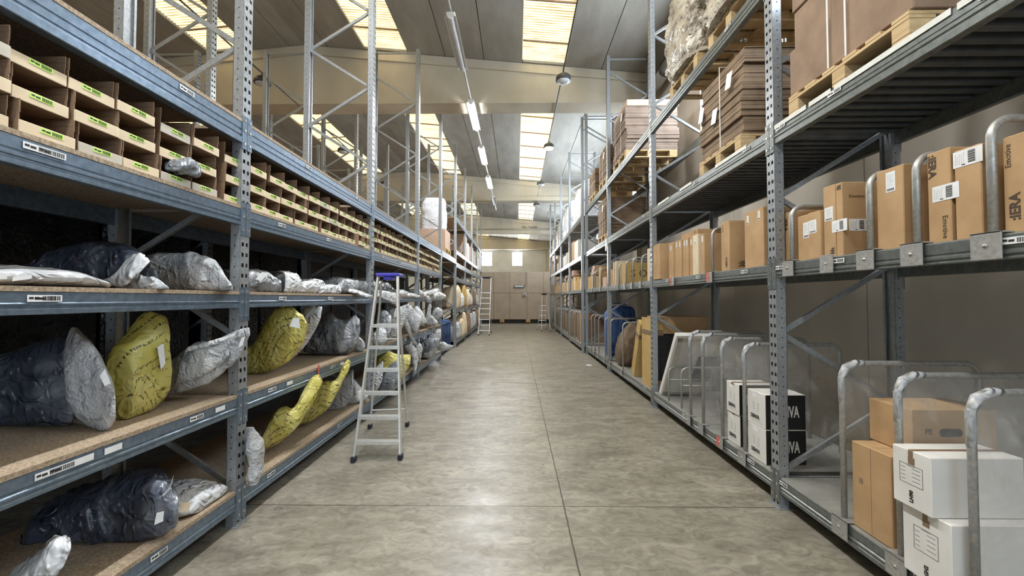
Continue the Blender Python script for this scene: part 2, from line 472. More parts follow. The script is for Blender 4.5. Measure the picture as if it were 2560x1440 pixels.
wb.box(XW + .2, Y0, 0, XW + .25, Y1, SZ0, 1); wb.box(XW + .2, Y0, SZ1, XW + .25, Y1, 7.6, 1)
struct('wall_right', wb, [M['concrete_w'], M['dark']])
wb = MB(); wb.box(XL0 - .2, Y0, 0, XL0, Y1, 7.4); struct('wall_left', wb, M['concrete_w'])

# end wall with openings for two windows
def wall_with_holes(x0, x1, z0, z1, holes):
    """holes: list (xa, xb, za, zb) all on the same z band"""
    za, zb = holes[0][2], holes[0][3]
    rects = [(x0, x1, z0, za), (x0, x1, zb, z1)]
    cur = x0
    for h in sorted(holes):
        rects.append((cur, h[0], za, zb)); cur = h[1]
    rects.append((cur, x1, za, zb))
    return rects
wins = [(-3.6, -2.35, 4.75, 6.15), (-0.45, 0.62, 4.75, 6.15), (-6.6, -5.3, 4.75, 6.15), (-9.6, -8.3, 4.75, 6.15)]
wb = MB()
for r in wall_with_holes(XL0, XW, 0, 8.2, wins): wb.box(r[0], Y1, r[2], r[1], Y1 + .2, r[3])
struct('wall_end', wb, M['white_wall'])
for i, w in enumerate(wins):
    t = empty('window_%d' % (i + 1), (w[0], Y1, w[2])); tag(t, kind='structure')
    f = MB()
    for q in ((w[0], w[2], w[0] + .06, w[3]), (w[1] - .06, w[2], w[1], w[3]), (w[0], w[2], w[1], w[2] + .06), (w[0], w[3] - .06, w[1], w[3]), ((w[0] + w[1]) / 2 - .02, w[2], (w[0] + w[1]) / 2 + .02, w[3])):
        f.box(q[0] - w[0], .02, q[1] - w[2], q[2] - w[0], .08, q[3] - w[2])
    f.build('window_frame', M['lamp_white'], t, (w[0], Y1, w[2]))
    g = MB(); g.box(.04, .04, .04, w[1] - w[0] - .04, .06, w[3] - w[2] - .04); g.build('pane', M['window'], t, (w[0], Y1, w[2]))
for i, (ya, yb) in enumerate(SIDEWIN):
    t = empty('window_%d' % (i + 40), (XW, ya, SZ0)); tag(t, kind='structure')
    f = MB(); L = yb - ya; H_ = SZ1 - SZ0
    for q in ((0, 0, L, .05), (0, H_ - .05, L, H_)): f.box(.06, q[0], q[1], .12, q[2], q[3])
    nb = 6
    for k in range(nb + 1): f.box(.06, max(0, L * k / nb - .025), 0, .12, min(L, L * k / nb + .025), H_)
    f.build('window_frame', M['lamp_grey'], t, (XW, ya, SZ0))
    g = MB(); g.box(.08, .03, .03, .1, L - .03, H_ - .03); g.build('pane', M['side_window'], t, (XW, ya, SZ0))
lb = MB(); lb.box(XL0, Y1 - .12, 6.32, XW, Y1, 6.44); struct('trim_1', lb, M['white_wall'])
# rear wall behind the camera, with an unseen glowing door added as light
dr = (-3.2, 3.0, 0.0, 5.0)
wb = MB()
for r in ((XL0, dr[0], 0, 8.2), (dr[1], XW, 0, 8.2), (dr[0], dr[1], dr[3], 8.2)): wb.box(r[0], Y0 - .2, r[2], r[1], Y0, r[3])
struct('wall_rear', wb, M['concrete_w'])
db = MB(); db.box(dr[0], Y0 - .12, dr[2], dr[1], Y0 - .08, dr[3])
struct('added_door_1', db, M['daylight'])

# precast beams, columns, roof panels, rooflights
BY = [(-0.2, 0.2), (9.78, 10.2), (19.6, 20.0), (29.4, 29.8), (39.15, 39.5)]
ZB = 6.33
for y0, y1 in BY:
    b = MB()
    prof = [(XL0, ZB), (XW, ZB), (XW, roofz(XW) - .01), (APEX_X, APEX_Z - .01), (XL0, roofz(XL0) - .01)]
    b.prism(prof, 'y', y0, y1)
    for s in (0, 1):
        ya, yb = (y0 - .07, y0 + .002) if s == 0 else (y1 - .002, y1 + .07)
        b.prism([(XL0, ZB), (XW, ZB), (XW, ZB + .2), (XL0, ZB + .2)], 'y', ya, yb)
        yc, yd = (y0 - .05, y0 + .002) if s == 0 else (y1 - .002, y1 + .05)
        b.prism([(XL0, roofz(XL0) - .22), (APEX_X, APEX_Z - .22), (XW, roofz(XW) - .22), (XW, roofz(XW) - .01), (APEX_X, APEX_Z - .01), (XL0, roofz(XL0) - .01)], 'y', yc, yd)
    struct('beam', b, M['concrete_b'])
    c = MB()
    c.cbox(3.02, y0 - .02, 0, XW, y1 + .02, ZB, .02)
    if y0 > 5: struct('column', c, M['concrete_b'])
PITCHX = 3.83
edges = []
strips = []
for k in range(-4, 1):
    x = 0.15 + PITCHX * k
    strips.append((x, x + 1.03))
    edges += [(x - .94, x), (x - 1.88, x - .94), (x - 2.80, x - 1.88)]
edges += [(1.18, 2.06), (2.06, XW + .2)]
bays = [(BY[i][1], BY[i + 1][0]) for i in range(4)] + [(Y0 - .2, BY[0][0])]
cb = MB()
def slab(b, xa, xb, ya, yb, g=.008, th=.16, m=0, dz=0.0):
    xs = [xa + g, xb - g]
    if xa < APEX_X < xb: xs = [xa + g, APEX_X, xb - g]
    for a, c in zip(xs, xs[1:]):
        za, zc = roofz(a) + dz, roofz(c) + dz
        b.add([(a, ya, za), (c, ya, zc), (c, yb, zc), (a, yb, za), (a, ya, za + th), (c, ya, zc + th), (c, yb, zc + th), (a, yb, za + th)],
              [(0, 3, 2, 1), (4, 5, 6, 7), (0, 1, 5, 4), (1, 2, 6, 5), (2, 3, 7, 6), (3, 0, 4, 7)], m)
for xa, xb in edges:
    if xb < XL0: continue
    slab(cb, max(xa, XL0 - .2), xb, Y0 - .2, Y1 + .2)
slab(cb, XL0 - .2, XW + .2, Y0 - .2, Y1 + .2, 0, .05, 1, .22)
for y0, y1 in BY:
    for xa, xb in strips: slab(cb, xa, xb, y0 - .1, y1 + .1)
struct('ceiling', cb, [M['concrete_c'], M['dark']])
n = 0
for ya, yb in bays:
    for xa, xb in strips:
        if xb < XL0: continue
        n += 1
        b = MB()
        step = .077 / 4
        cnt = int((yb - ya - .2) / step)
        vs = []; fs = []
        for i in range(cnt + 1):
            yy = ya + .1 + i * step
            dz = .012 * math.sin(2 * PI * yy / .077) + .06
            vs += [(xa - .02, yy, roofz(xa) + dz), (xb + .02, yy, roofz(xb) + dz)]
        fs = [(2 * i, 2 * i + 1, 2 * i + 3, 2 * i + 2) for i in range(cnt)]
        b.add(vs, fs, 0, True)
        t = empty('window_%d' % (n + 4), ((xa + xb) / 2, ya, roofz(xa))); tag(t, kind='structure')
        b.build('rooflight_sheet', M['sky'], t)
        r = MB()
        q = ya + 1.2
        while q < yb - .6:
            r.add([(xa, q, roofz(xa) + .015), (xb, q, roofz(xb) + .015), (xb, q + .03, roofz(xb) + .015), (xa, q + .03, roofz(xa) + .015), (xa, q, roofz(xa) + .045), (xb, q, roofz(xb) + .045), (xb, q + .03, roofz(xb) + .045), (xa, q + .03, roofz(xa) + .045)],
                  [(0, 3, 2, 1), (4, 5, 6, 7), (0, 1, 5, 4), (1, 2, 6, 5), (2, 3, 7, 6), (3, 0, 4, 7)])
            q += 1.25
        r.build('glazing_bar', M['card_d'], t)

# panel partition across the far end of the aisle
PY = 26.0
t = tag(empty('wall_partition', (0, PY, 0)), kind='structure')
pb = MB()
xs = [-2.35, -1.45, -.42, .68, 1.75, 2.9]
for a, c in zip(xs, xs[1:]):
    for z0, z1 in ((.26, 1.93), (1.945, 3.29)):
        pb.cbox(a + .006, PY, z0, c - .006, PY + .08, z1, .006)
pb.box(xs[0], PY + .02, .26, xs[-1], PY + .06, 3.28, 1)
pb.build('panel', [M['tan_wall'], M['dark']], t)
b = MB(); b.box(xs[0], PY + .12, 0, xs[-1], PY + .16, .3); b.build('shade_board', M['dark'], t)  # dark board added to give the gap under the panels its shade
for x in (-.92, .75):
    f = MB(); f.cbox(x - .14, PY - .05, 0.06, x + .14, PY + .3, .26, .01); f.build('foot', M['orange_wood'], t)
    w = MB(); w.tube([(x - .03, PY, .06), (x + .03, PY, .06)], .06, 14); w.build('caster', M['navy_pl'], t)
def at(px, py, Y): return onY(px, py, Y)
p = at(1298, 716, PY)
l = empty('emergency_light', (p.x, PY, p.z), 'small white emergency light on the tan partition at the aisle end', 'emergency light')
b = MB(); b.cbox(p.x - .33, PY - .07, p.z - .09, p.x + .33, PY, p.z + .09, .02); b.build('housing', M['lamp_grey'], l)
b = MB(); b.cbox(p.x - .29, PY - .085, p.z - .065, p.x + .29, PY - .065, p.z + .065, .01); b.build('diffuser', M['lamp_glass'], l)
p2 = at(1312, 737, PY)
l = empty('junction_box', (p2.x, PY, p2.z), 'small white junction box under the emergency light', 'electric box')
b = MB(); b.cbox(p2.x - .1, PY - .08, p2.z - .1, p2.x + .1, PY, p2.z + .1, .015); b.build('box_body', M['lamp_white'], l)
b = MB(); b.lathe([(0, 0), (.05, 0), (.05, .02), (0, .02)], 16, 0); 
o = b.build('cover_disc', M['lamp_grey'], l, (p2.x, PY - .08, p2.z), (PI / 2, 0, 0))
b = MB(); b.tube([(p.x + .33, PY - .03, p.z), (p2.x + .08, PY - .03, p.z), (p2.x + .08, PY - .03, 3.28)], .012, 6)
tag(b.build('wall_conduit', M['lamp_grey']), 'thin grey conduit running from the emergency light up the partition', 'conduit')

# ------------------------------------------------------------------ sticker and shelf label meshes (front faces +x, width along y)
def sticker(name, w, h, paper, bars=True, style=0):
    b = MB(); b.box(0, -w / 2, -h / 2, .0015, w / 2, h / 2)
    if style == 0:            # text block at one end, bar code at the other
        b.box(.0015, -w * .45, -h * .12, .002, -w * .30, h * .22, 1)
        b.box(.0015, -w * .27, -h * .2, .002, -w * .08, h * .16, 1)
        x = w * .0
        k = 0
        while x < w * .44:
            ww = (.012, .022, .016, .03)[k % 4] * w; b.box(.0015, x, -h * .34, .002, x + ww, h * .34, 1); x += ww * 1.9; k += 1
    elif style == 1:          # tall address label
        for i in range(7): b.box(.0015, -w * .38, h * (.32 - i * .085), .002, w * (.34 - .12 * (i % 3)), h * (.335 - i * .085), 2)
        x = -w * .36; k = 0
        while x < w * .36:
            ww = (.03, .05, .035)[k % 3] * w; b.box(.0015, x, -h * .44, .002, x + ww, -h * .32, 1); x += ww * 1.8; k += 1
    elif style == 2:          # wide parcel label with rotated bar code
        z = -h * .36; k = 0
        while z < h * .36:
            hh = (.03, .05, .035, .06)[k % 4] * h; b.box(.0015, w * .02, z, .002, w * .26, z + hh, 1); z += hh * 1.6; k += 1
        for i in range(5): b.box(.0015, -w * (.42 - i * .07), -h * .36, .002, -w * (.41 - i * .07), h * (.34 - .1 * (i % 2)), 2)
        b.box(.0015, -w * .2, -h * .42, .002, -w * .08, -h * .36, 1)
    return b.mesh(name, [paper, M['ink'], M['ink_soft']])
ST = {
    'shelf': sticker('shelf_label', .105, .028, M['paper']),
    'shelf_plain': sticker('shelf_label', .085, .03, M['paper'], style=9),
    'bin': sticker('bin_label', .085, .021, M['green']),
    'tall': sticker('address_label', .055, .11, M['paper'], style=1),
    'wide': sticker('parcel_label', .12, .075, M['paper'], style=2),
    'square': sticker('parcel_label', .07, .09, M['paper'], style=1),
    'small': sticker('address_label', .03, .075, M['paper'], style=1),
}

# ------------------------------------------------------------------ racking
_cache = {}
def post_mesh(H, s):
    """s = direction of the flanges along x"""
    key = ('post', round(H, 3), s)
    if key in _cache: return _cache[key]
    b = MB()
    W, D, T = .10, .072, .0025
    cols = [0, .017, .040, .060, .083, W]
    rows = int(H / .075)
    for layer in (0, 1):
        x = layer * T * s
        vs, fs = [], []
        zs = []
        for r in range(rows): zs += [r * .075, r * .075 + .024, r * .075 + .052]
        zs.append(H)
        for z in zs:
            for c in cols: vs.append((x, c, z))
        for i in range(len(zs) - 1):
            for c in range(5):
                if i % 3 == 1 and c in (1, 3): continue
                q = (i * 6 + c, i * 6 + c + 1, (i + 1) * 6 + c + 1, (i + 1) * 6 + c)
                fs.append(q if (s < 0) == (layer == 0) else q[::-1])
        b.add(vs, fs)
    for y in (0, W):
        y2 = y + (T if y == 0 else -T)
        b.box(0, y, 0, s * D, y2, H)
        yl = y + (.018 if y == 0 else -.018)
        b.box(s * (D - T), y, 0, s * D, yl, H)
    b.box(s * (D - .02), .001, .08, s * (D - .018), W - .001, H)  # back plate added so the punched holes stay dark
    for r in range(2, rows, 1):
        z = r * .075 + .02
        b.box(s * .034, -.0006, z, s * .042, 0, z + .009, 1)
        b.box(s * .034, W, z, s * .042, W + .0006, z + .009, 1)
    b.box(-s * .02, -.02, 0, s * .09, W + .02, .006)
    b.box(-s * .012, .03, .006, s * .0, .05, .018, 2)
    me = b.mesh('post', [M['steel_up'], M['hole'], M['bolt']])
    _cache[key] = me
    return me

def brace_mesh(dx, dz, sec=.035):
    key = ('brace', round(dx, 3), round(dz, 3))
    if key in _cache: return _cache[key]
    b = MB()
    L = math.hypot(dx, dz); u = Vector((dx, 0, dz)) / L; w = Vector((-u.z, 0, u.x))
    mt = Matrix(((u.x, 0, w.x, 0), (u.y, 1, w.y, 0), (u.z, 0, w.z, 0), (0, 0, 0, 1)))
    b.box(0, -.012, -sec / 2, L, -.009, sec / 2, 0, mt)
    b.box(0, -.009, -sec / 2, L, .012, -sec / 2 + .003, 0, mt)
    b.box(0, -.009, sec / 2 - .003, L, .012, sec / 2, 0, mt)
    me = b.mesh('brace', M['steel_up']); _cache[key] = me
    return me

def beam_mesh(L, h, s, mt, kind):
    """s: direction away from the face (into the rack). local: face at x=0, y 0..L, top z=0"""
    key = ('beam', round(L, 3), round(h, 3), s, mt.name, kind)
    if key in _cache: return _cache[key]
    b = MB()
    if kind == 'tall':
        pr = [(.003, 0), (0, -.003), (0, -.05), (.006, -.054), (.006, -.06), (0, -.064), (0, -.092), (.006, -.096), (.006, -.102), (0, -.106), (-.004, -.112), (-.004, -h + .003), (0, -h), (.048, -h), (.048, 0)]
    else:
        pr = [(.003, 0), (0, -.003), (0, -.052), (.004, -.056), (.004, -.062), (-.003, -.068), (-.003, -.078), (.004, -.083), (.004, -.09), (0, -.094), (0, -h + .003), (.003, -h), (.045, -h), (.045, 0)]
        if h < .1: pr = [(.003, 0), (0, -.003), (0, -.045), (-.004, -.049), (-.004, -.053), (.003, -.06), (.003, -.068), (-.002, -.072), (-.002, -h + .002), (.002, -h), (.045, -h), (.045, 0)]
    pr = [(s * a, z) for a, z in pr]
    b.prism(pr if s < 0 else pr[::-1], 'y', 0, L)
    for ya, yb in ((-.0475, .002), (L - .002, L + .0475)):
        b.box(-s * .001, ya, .05, -s * .006, yb, -.19)
        for z in (.02, -.055, -.15):
            yc = (ya + yb) / 2
            b.box(-s * .006, yc - .008, z - .009, -s * .011, yc + .008, z + .009, 1)
    me = b.mesh('beam', [mt, M['bolt']]); _cache[key] = me
    return me

def rack(name, label, xf, s, depth, ys, H, levels, steel, mid=False, labels=(), z0=.15, posts=True):
    """levels: (z_top, beam height, deck kind or None, bays or None)"""
    root = empty(name, (xf, ys[0], 0), label, 'rack')
    xr = xf + s * depth
    for i, y in enumerate(ys):
        fr = empty('upright_frame', (xf, y, 0), parent=root)
        put('post', post_mesh(H, s), fr, (xf, y, 0))
        put('post', post_mesh(H, -s), fr, (xr, y, 0))
        xa, xb = xf + s * .055, xr - s * .055
        z = z0 + .12; up = True; dz = .53
        hb = brace_mesh(abs(xb - xa), 0)
        lo = min(xa, xb)
        put('brace', hb, fr, (lo, y + .05, z - .06))
        while z + dz < H - .12:
            put('brace', brace_mesh(abs(xb - xa), dz if (up == (s > 0)) else -dz), fr, (lo, y + .05, z if (up == (s > 0)) else z + dz))
            z += dz; up = not up
        put('brace', hb, fr, (lo, y + .05, H - .06))
    for li, (zt, h, deck, only) in enumerate(levels):
        zb = zt - (.022 if deck == 'chip' else (.004 if deck else 0))
        for i in range(len(ys) - 1):
            if only is not None and i not in only: continue
            ya, yb = ys[i] + .1, ys[i + 1]
            kind = 'tall' if h > .13 else 'std'
            bf = put('beam', beam_mesh(yb - ya, h, s, steel, kind), root, (xf, ya, zb))
            put('beam', beam_mesh(yb - ya, h, -s, steel, kind), root, (xr, ya, zb))
            for (lz, bay, fr_, knd) in labels:
                if lz == li and bay == i:
                    put('shelf_label', ST[knd], bf, (xf - s * .0045, ya + fr_ * (yb - ya), zb - .028), None if s < 0 else (0, 0, PI))
            xa, xb = xf + s * .001, xr - s * .001
            if deck == 'chip':
                b = MB(); b.box(xf - s * .004, ya - .04, zb, xr, yb + .04, zt)
                # notch round the posts is hidden by the connectors: keep the board clear of them
                b = MB(); b.box(xf - s * .002, ya + .002, zb, xr, yb - .002, zt)
                b.build('shelf_board', M['chip'], root, (0, 0, 0)).location = (0 - root.location.x, 0 - root.location.y, 0)
            elif deck in ('rib', 'pan'):
                b = MB()
                q = ya + .004
                w = .1 if deck == 'rib' else .3
                while q < yb - .01:
                    e = min(q + w, yb - .004)
                    b.box(xf + s * .002, q, zt - .006, xr - s * .002, e - (.002 if deck == 'pan' else 0), zt)
                    if deck == 'rib':
                        b.box(xf + s * .05, q, zt - .045, xr - s * .05, q + .045, zt - .006)
                    else:
                        b.box(xf + s * .05, q + .01, zt - .03, xr - s * .05, q + .05, zt - .006)
                    q += w
                o = b.build('shelf_panel', M['deck_dark'] if deck == 'rib' else M['deck_pan'], root)
                o.location = (-root.location.x, -root.location.y, 0)
    return root

XLF, XRF = -1.963, 2.003
YL = [.30, 2.855, 5.46, 8.08, 10.55]
YLF = [13.15, 15.6, 18.0, 20.5, 22.9]
YR = [.30, 3.147, 5.997, 8.88, 11.73]
YRF = [11.92, 14.8, 17.65, 20.5, 23.2]
lab = []
LZ = dict(E=.25, D=.92, C=1.65, B=2.262, A=2.885)
for bay in range(4):
    for li, fr in ((0, (.12, .62)), (1, (.12, .55)), (2, (.17, .52)), (3, (.16, .5)), (4, (.33, .8))):
        for k, f_ in enumerate(fr): lab.append((li, bay, f_, 'shelf'))
    lab.append((1, bay, .22, 'shelf_plain')); lab.append((1, bay, .64, 'shelf_plain'))
lab += [(1, 0, .53, 'shelf'), (1, 0, .585, 'shelf_plain'), (3, 0, .52, 'shelf'), (2, 0, .512, 'shelf'), (0, 0, .75, 'shelf'), (1, 0, .85, 'shelf'), (1, 0, .93, 'shelf_plain')]
RL = rack('pallet_rack', 'long grey shelving rack on the left holding cardboard bins and plastic wrapped bags', XLF, -1, .95, YL, 6.66,
          [(LZ['E'], .11, 'chip', None), (LZ['D'], .11, 'chip', None), (LZ['C'], .095, 'chip', None), (LZ['B'], .115, 'chip', None), (LZ['A'], .15, 'chip', None)], M['steel_l'], labels=lab)
RLF = rack('pallet_rack', 'far left rack beyond the blue cart, holding cardboard cartons on its upper beams', XLF, -1, .95, YLF, 6.66,
           [(.25, .11, 'chip', None), (1.27, .11, 'chip', None), (2.28, .11, 'chip', None), (2.79, .14, 'chip', None), (3.2, .12, 'chip', None), (4.27, .12, 'chip', None)], M['steel_l'],
           labels=[(l, b, f_, 'shelf') for l in range(2, 5) for b in range(4) for f_ in (.25, .7)])
# bridging beam over the gap between the two left racks
bm = put('beam', beam_mesh(YLF[0] - YL[-1] - .15, .15, -1, M['steel_l'], 'tall'), RLF, (XLF, YL[-1] + .15, LZ['A'] - .022))
put('beam', beam_mesh(YLF[0] - YL[-1] - .15, .15, 1, M['steel_l'], 'tall'), RLF, (XLF - .95, YL[-1] + .15, LZ['A'] - .022))
b = MB(); b.box(XLF - .002, YL[-1] + .105, LZ['A'] - .022, XLF - .95, YLF[0] - .002, LZ['A'])
b.build('shelf_board', M['chip'], RLF).location = (-RLF.location.x, -RLF.location.y, 0)
# rows behind
for nm, xf, lab_ in (('second', -4.2, 'tall grey rack standing behind the left bin rack, second row from the aisle'), ('third', -6.5, 'tall grey rack in the third row from the aisle on the left')):
    rack('pallet_rack', lab_, xf, -1, .95, YL + YLF, 6.66, [(.25, .11, 'chip', None), (1.65, .1, 'chip', None), (LZ['A'], .15, 'chip', None)], M['steel_l'])
b = MB()
for xa, xb in ((XLF - .97, -4.18), (-5.17, -6.48), (-7.47, XL0)):
    b.box(xa, -5.0, 2.84, xb, 23.0, 2.882)
struct('floor_shade_deck', b, M['chip'])  # decks added between and behind the rows to block light from above

labr = []
for bay in range(4):
    for k in range(3): labr.append((1, bay, .12 + .33 * k, 'shelf'))
    for k in range(2): labr.append((0, bay, .1 + .5 * k, 'shelf')); labr.append((2, bay, .1 + .37 * k, 'shelf')); labr.append((3, bay, .2 + .4 * k, 'shelf'))
labr += [(1, 0, .985, 'shelf'), (0, 0, .985, 'shelf'), (2, 0, .97, 'shelf'), (2, 0, .78, 'shelf')]
RR = rack('pallet_rack', 'long grey rack on the right holding cartons, hoop dividers and pallets', XRF, 1, .97, YR, 6.98,
          [(.24, .12, 'pan', None), (1.866, .1, 'pan', None), (2.93, .13, 'rib', None), (4.19, .14, None, None)], M['steel_r'], labels=labr)
RRF = rack('pallet_rack', 'far right rack stepping slightly into the aisle, holding rows of upright cartons', 1.92, 1, 1.0, YRF, 6.98,
           [(.24, .12, 'pan', None), (1.866, .1, 'pan', None), (2.88, .13, 'rib', None), (4.06, .14, 'pan', None)], M['steel_r'],
           labels=[(l, b, f_, 'shelf') for l in range(4) for b in range(4) for f_ in (.25, .7)])
# white edging strips clipped along the third beam of the near right rack
for bay, spans in ((0, [(.05, .30), (.31, .52), (.53, .78), (.79, .86), (.87, .995)]), (1, [(.1, .3), (.5, .62), (.75, .9)])):
    L = YR[bay + 1] - YR[bay] - .1
    for a, c in spans:
        b = MB(); b.box(XRF - .0065, YR[bay] + .1 + a * L, 2.905, XRF - .0035, YR[bay] + .1 + c * L, 2.937)
        o = b.build('edging_strip', M['board_edge'], RR); o.location = (-RR.location.x, -RR.location.y, 0)
# ------------------------------------------------------------------ cardboard picking bins on the left rack
def bin_mesh(w, h, d, lip_m):
    b = MB(); t = .004
    b.box(-d, 0, 0, 0, w, t, 1)
    b.box(-d, 0, t, -.004, t, h, 1); b.box(-d, w - t, t, -.004, w, h, 1)
    b.box(-d, t, t, -d + t, w - t, h, 1)
    b.cbox(-.004, -.001, 0, .004, w + .001, h * .375, .0015, 0)
    # folded tabs beside the lip
    b.box(-.05, t, t, -.006, t + .003, h * .37, 0); b.box(-.05, w - t - .003, t, -.006, w - t, h * .37, 0)
    # sloping shoulders of the side walls behind the lip
    for y in (0, w - t):
        b.prism([(-.004, h), (-.004, h * .6), (-.001, h * .6), (-.001, h)], 'y', y, y + t, 1)
    return b.mesh('open_tray', [M['kraft'] if lip_m == 0 else M['kraft_g'], M['binside']])
BW = .203
BMS = [bin_mesh(BW, .136, .55, 0), bin_mesh(BW, .136, .55, 1)]
rowname = ['bottom', 'middle', 'top']
starts = [.55, .56, .545]
ORD = ['nearest', 'second', 'third', 'fourth', 'fifth', 'sixth', 'seventh', 'eighth', 'ninth', 'tenth', 'eleventh', 'twelfth', 'thirteenth', 'fourteenth', 'fifteenth', 'sixteenth', 'seventeenth', 'eighteenth', 'nineteenth', 'twentieth']
def ordinal(n):
    if n < 20: return ORD[n]
    t = n + 1
    return '%d%s' % (t, 'th' if 10 <= t % 100 <= 20 else {1: 'st', 2: 'nd', 3: 'rd'}.get(t % 10, 'th'))
rg = random.Random(3)
bin0 = None
for row in range(3):
    ys = []
    # first bay measured from the photo, then a walk with occasional gaps
    ys += [.72, .935, 1.15, 1.345 + .01 * (row == 0), 1.555 + .012 * (2 - row), 1.765 + .02 * (2 - row), 1.975 + .02 * (2 - row), 2.235, 2.45, 2.735]
    y = 2.965 + rg.uniform(0, .02)
    while y + BW < YL[-1] + .06:
        ys.append(y)
        y += BW + .004 + (rg.uniform(.03, .06) if rg.random() < .26 else rg.uniform(0, .004))
    for k, y in enumerate(ys):
        z = LZ['B'] + .0015 + row * .1375
        x = -1.988 + rg.uniform(-.014, .01)
        if row == 0 and rg.random() < .04: x += .05
        r = empty('cardboard_bin', (x, y, z))
        past = sum(1 for q in ys if q < 2.83)
        if k < past:
            lb_ = 'open cardboard bin with green label, %s row, %s before the nearest left pillar' % (rowname[row], ['immediately', 'second', 'third', 'fourth', 'fifth', 'sixth', 'seventh', 'eighth', 'ninth', 'tenth'][past - 1 - k])
        else:
            lb_ = 'open cardboard bin with green label, %s row, %s past the nearest left pillar' % (rowname[row], 'immediately' if k == past else ordinal(k - past))
        tag(r, lb_, 'bin', 'cardboard bins on the left rack')
        put('open_tray', BMS[1 if rg.random() < .12 or (row == 0 and abs(y - 1.79) < .05) else 0], r, (x, y, z))
        put('bin_label', ST['bin'], r, (x + .0045, y + BW * .5 + rg.uniform(-.012, .012), z + .037 + rg.uniform(-.003, .003)), (rg.uniform(-.02, .02), 0, 0))

# ------------------------------------------------------------------ plastic wrapped goods
def cr(p, i, t):
    a, b, c, d = p[max(i - 1, 0)], p[i], p[i + 1], p[min(i + 2, len(p) - 1)]
    return b * .5 * 2 + (c - a) * (.5 * t) + (a * 2 - b * 5 + c * 4 - d) * (.5 * t * t) + (b * 3 - a - c * 3 + d) * (.5 * t * t * t)

def wrap(name, label, cat, mt, st, group=None, tdir=None, n=64, m=44, amp=.012, freq=7, e=3.0, seed=0, taper=(1, 1), fold=.6, minz=None, root=None):
    """st: list of (L, U, thickness): a closed skin through oval sections; returns surface function data"""
    Ls = [Vector(s[0]) for s in st]; Us = [Vector(s[1]) for s in st]; Ts = [Vector((s[2], 0, 0)) for s in st]
    tdir = Vector(tdir or (0, 1, 0)).normalized()
    if tdir.x != 0 and tdir.y > .5:            # soft flat goods lie turned towards the aisle walkway
        c0 = sum(Ls + Us, Vector()) / (2 * len(Ls)); d_ = c0 - CAM; d_.z = 0; tdir = d_.normalized()
        Ls = [l + tdir * (t.x * .42) for l, t in zip(Ls, Ts)]; Us = [u + tdir * (t.x * .42) for u, t in zip(Us, Ts)]
    rings = []; uvs = []
    off = Vector((seed * 3.17, seed * 1.31, seed * 2.23))
    ucum = 0; prevc = None
    K = len(st) - 1
    secs = []
    for i in range(n + 1):
        s = i / n * K; j = min(int(s), K - 1); t = s - j
        L, U, T = cr(Ls, j, t), cr(Us, j, t), cr(Ts, j, t).x
        secs.append((L, U, T, 1.0))
    a, b_ = secs[0], secs[-1]
    d0 = ((secs[0][0] + secs[0][1]) - (secs[1][0] + secs[1][1])).normalized() * .5
    d1 = ((secs[-1][0] + secs[-1][1]) - (secs[-2][0] + secs[-2][1])).normalized() * .5
    e0 = .5 * a[2] * taper[0] * .5; e1 = .5 * b_[2] * taper[1] * .5
    pre = [(a[0] + d0 * e0 * k1, a[1] + d0 * e0 * k1, a[2], k2) for k1, k2 in ((1.0, .35), (.9, .62), (.62, .84), (.3, .96))]
    post_ = [(b_[0] + d1 * e1 * k1, b_[1] + d1 * e1 * k1, b_[2], k2) for k1, k2 in ((.3, .96), (.62, .84), (.9, .62), (1.0, .35))]
    for L, U, T, sc in pre + secs + post_:
        c = (L + U) / 2; h = (U - L) / 2 * sc; tv = tdir * (T / 2) * sc
        if prevc is not None: ucum += (c - prevc).length
        prevc = c
        ring = []; per = 0; last = None
        hl = max(h.length, 1e-4)
        for k in range(m + 1):
            an = 2 * PI * k / m
            ca, sa = math.cos(an), math.sin(an)
            ca = math.copysign(abs(ca) ** (2 / e), ca); sa = math.copysign(abs(sa) ** (2 / e), sa)
            p = c + h * sa + tv * ca
            rad = (h * sa / hl + tv.normalized() * ca).normalized() if T > 0 else h.normalized()
            q = p * freq + off
            nz = noise.fractal(q, 1.0, 2.0, 4) * 1.0
            rd = 1 - abs(noise.noise(p * freq * .7 + off * 1.7)) * 2.6
            r2 = 1 - abs(noise.noise(Vector((p.x * freq * 2.6, p.y * freq * 2.1, p.z * freq * 1.5)) + off * .6)) * 3.2
            nz = nz * (1 - fold) + (max(rd, -.6) + max(r2, -.4) * .5) * fold
            p2 = p + rad * nz * amp * 1.35
            if minz is not None: p2.z = max(p2.z, minz + .002)
            if p2.x < -1.5: p2 = pushout(p2)
            if last is not None: per += (p2 - last).length
            last = p2
            ring.append(p2); uvs.append((ucum, per))
        rings.append(ring)
    b = MB()
    mm = m + 1
    vs = [p for r_ in rings for p in r_]
    fs = []
    R = len(rings)
    for i in range(R - 1):
        for k in range(m): fs.append((i * mm + k, i * mm + k + 1, (i + 1) * mm + k + 1, (i + 1) * mm + k))
    base = sum(vs, Vector()) / len(vs); base.z = min(v.z for v in vs)
    vs = [v - base for v in vs]
    b.add(vs, fs, 0, True)
    b.uv = list(uvs)
    for i, fl in ((0, True), (R - 1, False)):
        cpt = sum(vs[i * mm:i * mm + m], Vector()) / m
        idx = len(b.v); b.v.append(tuple(cpt)); b.uv.append(uvs[i * mm])
        for k in range(m):
            f = (idx, i * mm + k + 1, i * mm + k) if fl else (idx, i * mm + k, i * mm + k + 1)
            b.f.append(f); b.m.append(0); b.sm.append(True)
    me = b.mesh(name, mt)
    if root is not None: return put(name, me, root, base)
    o = put(name, me, None, base)
    tag(o, label, cat, group)
    return o

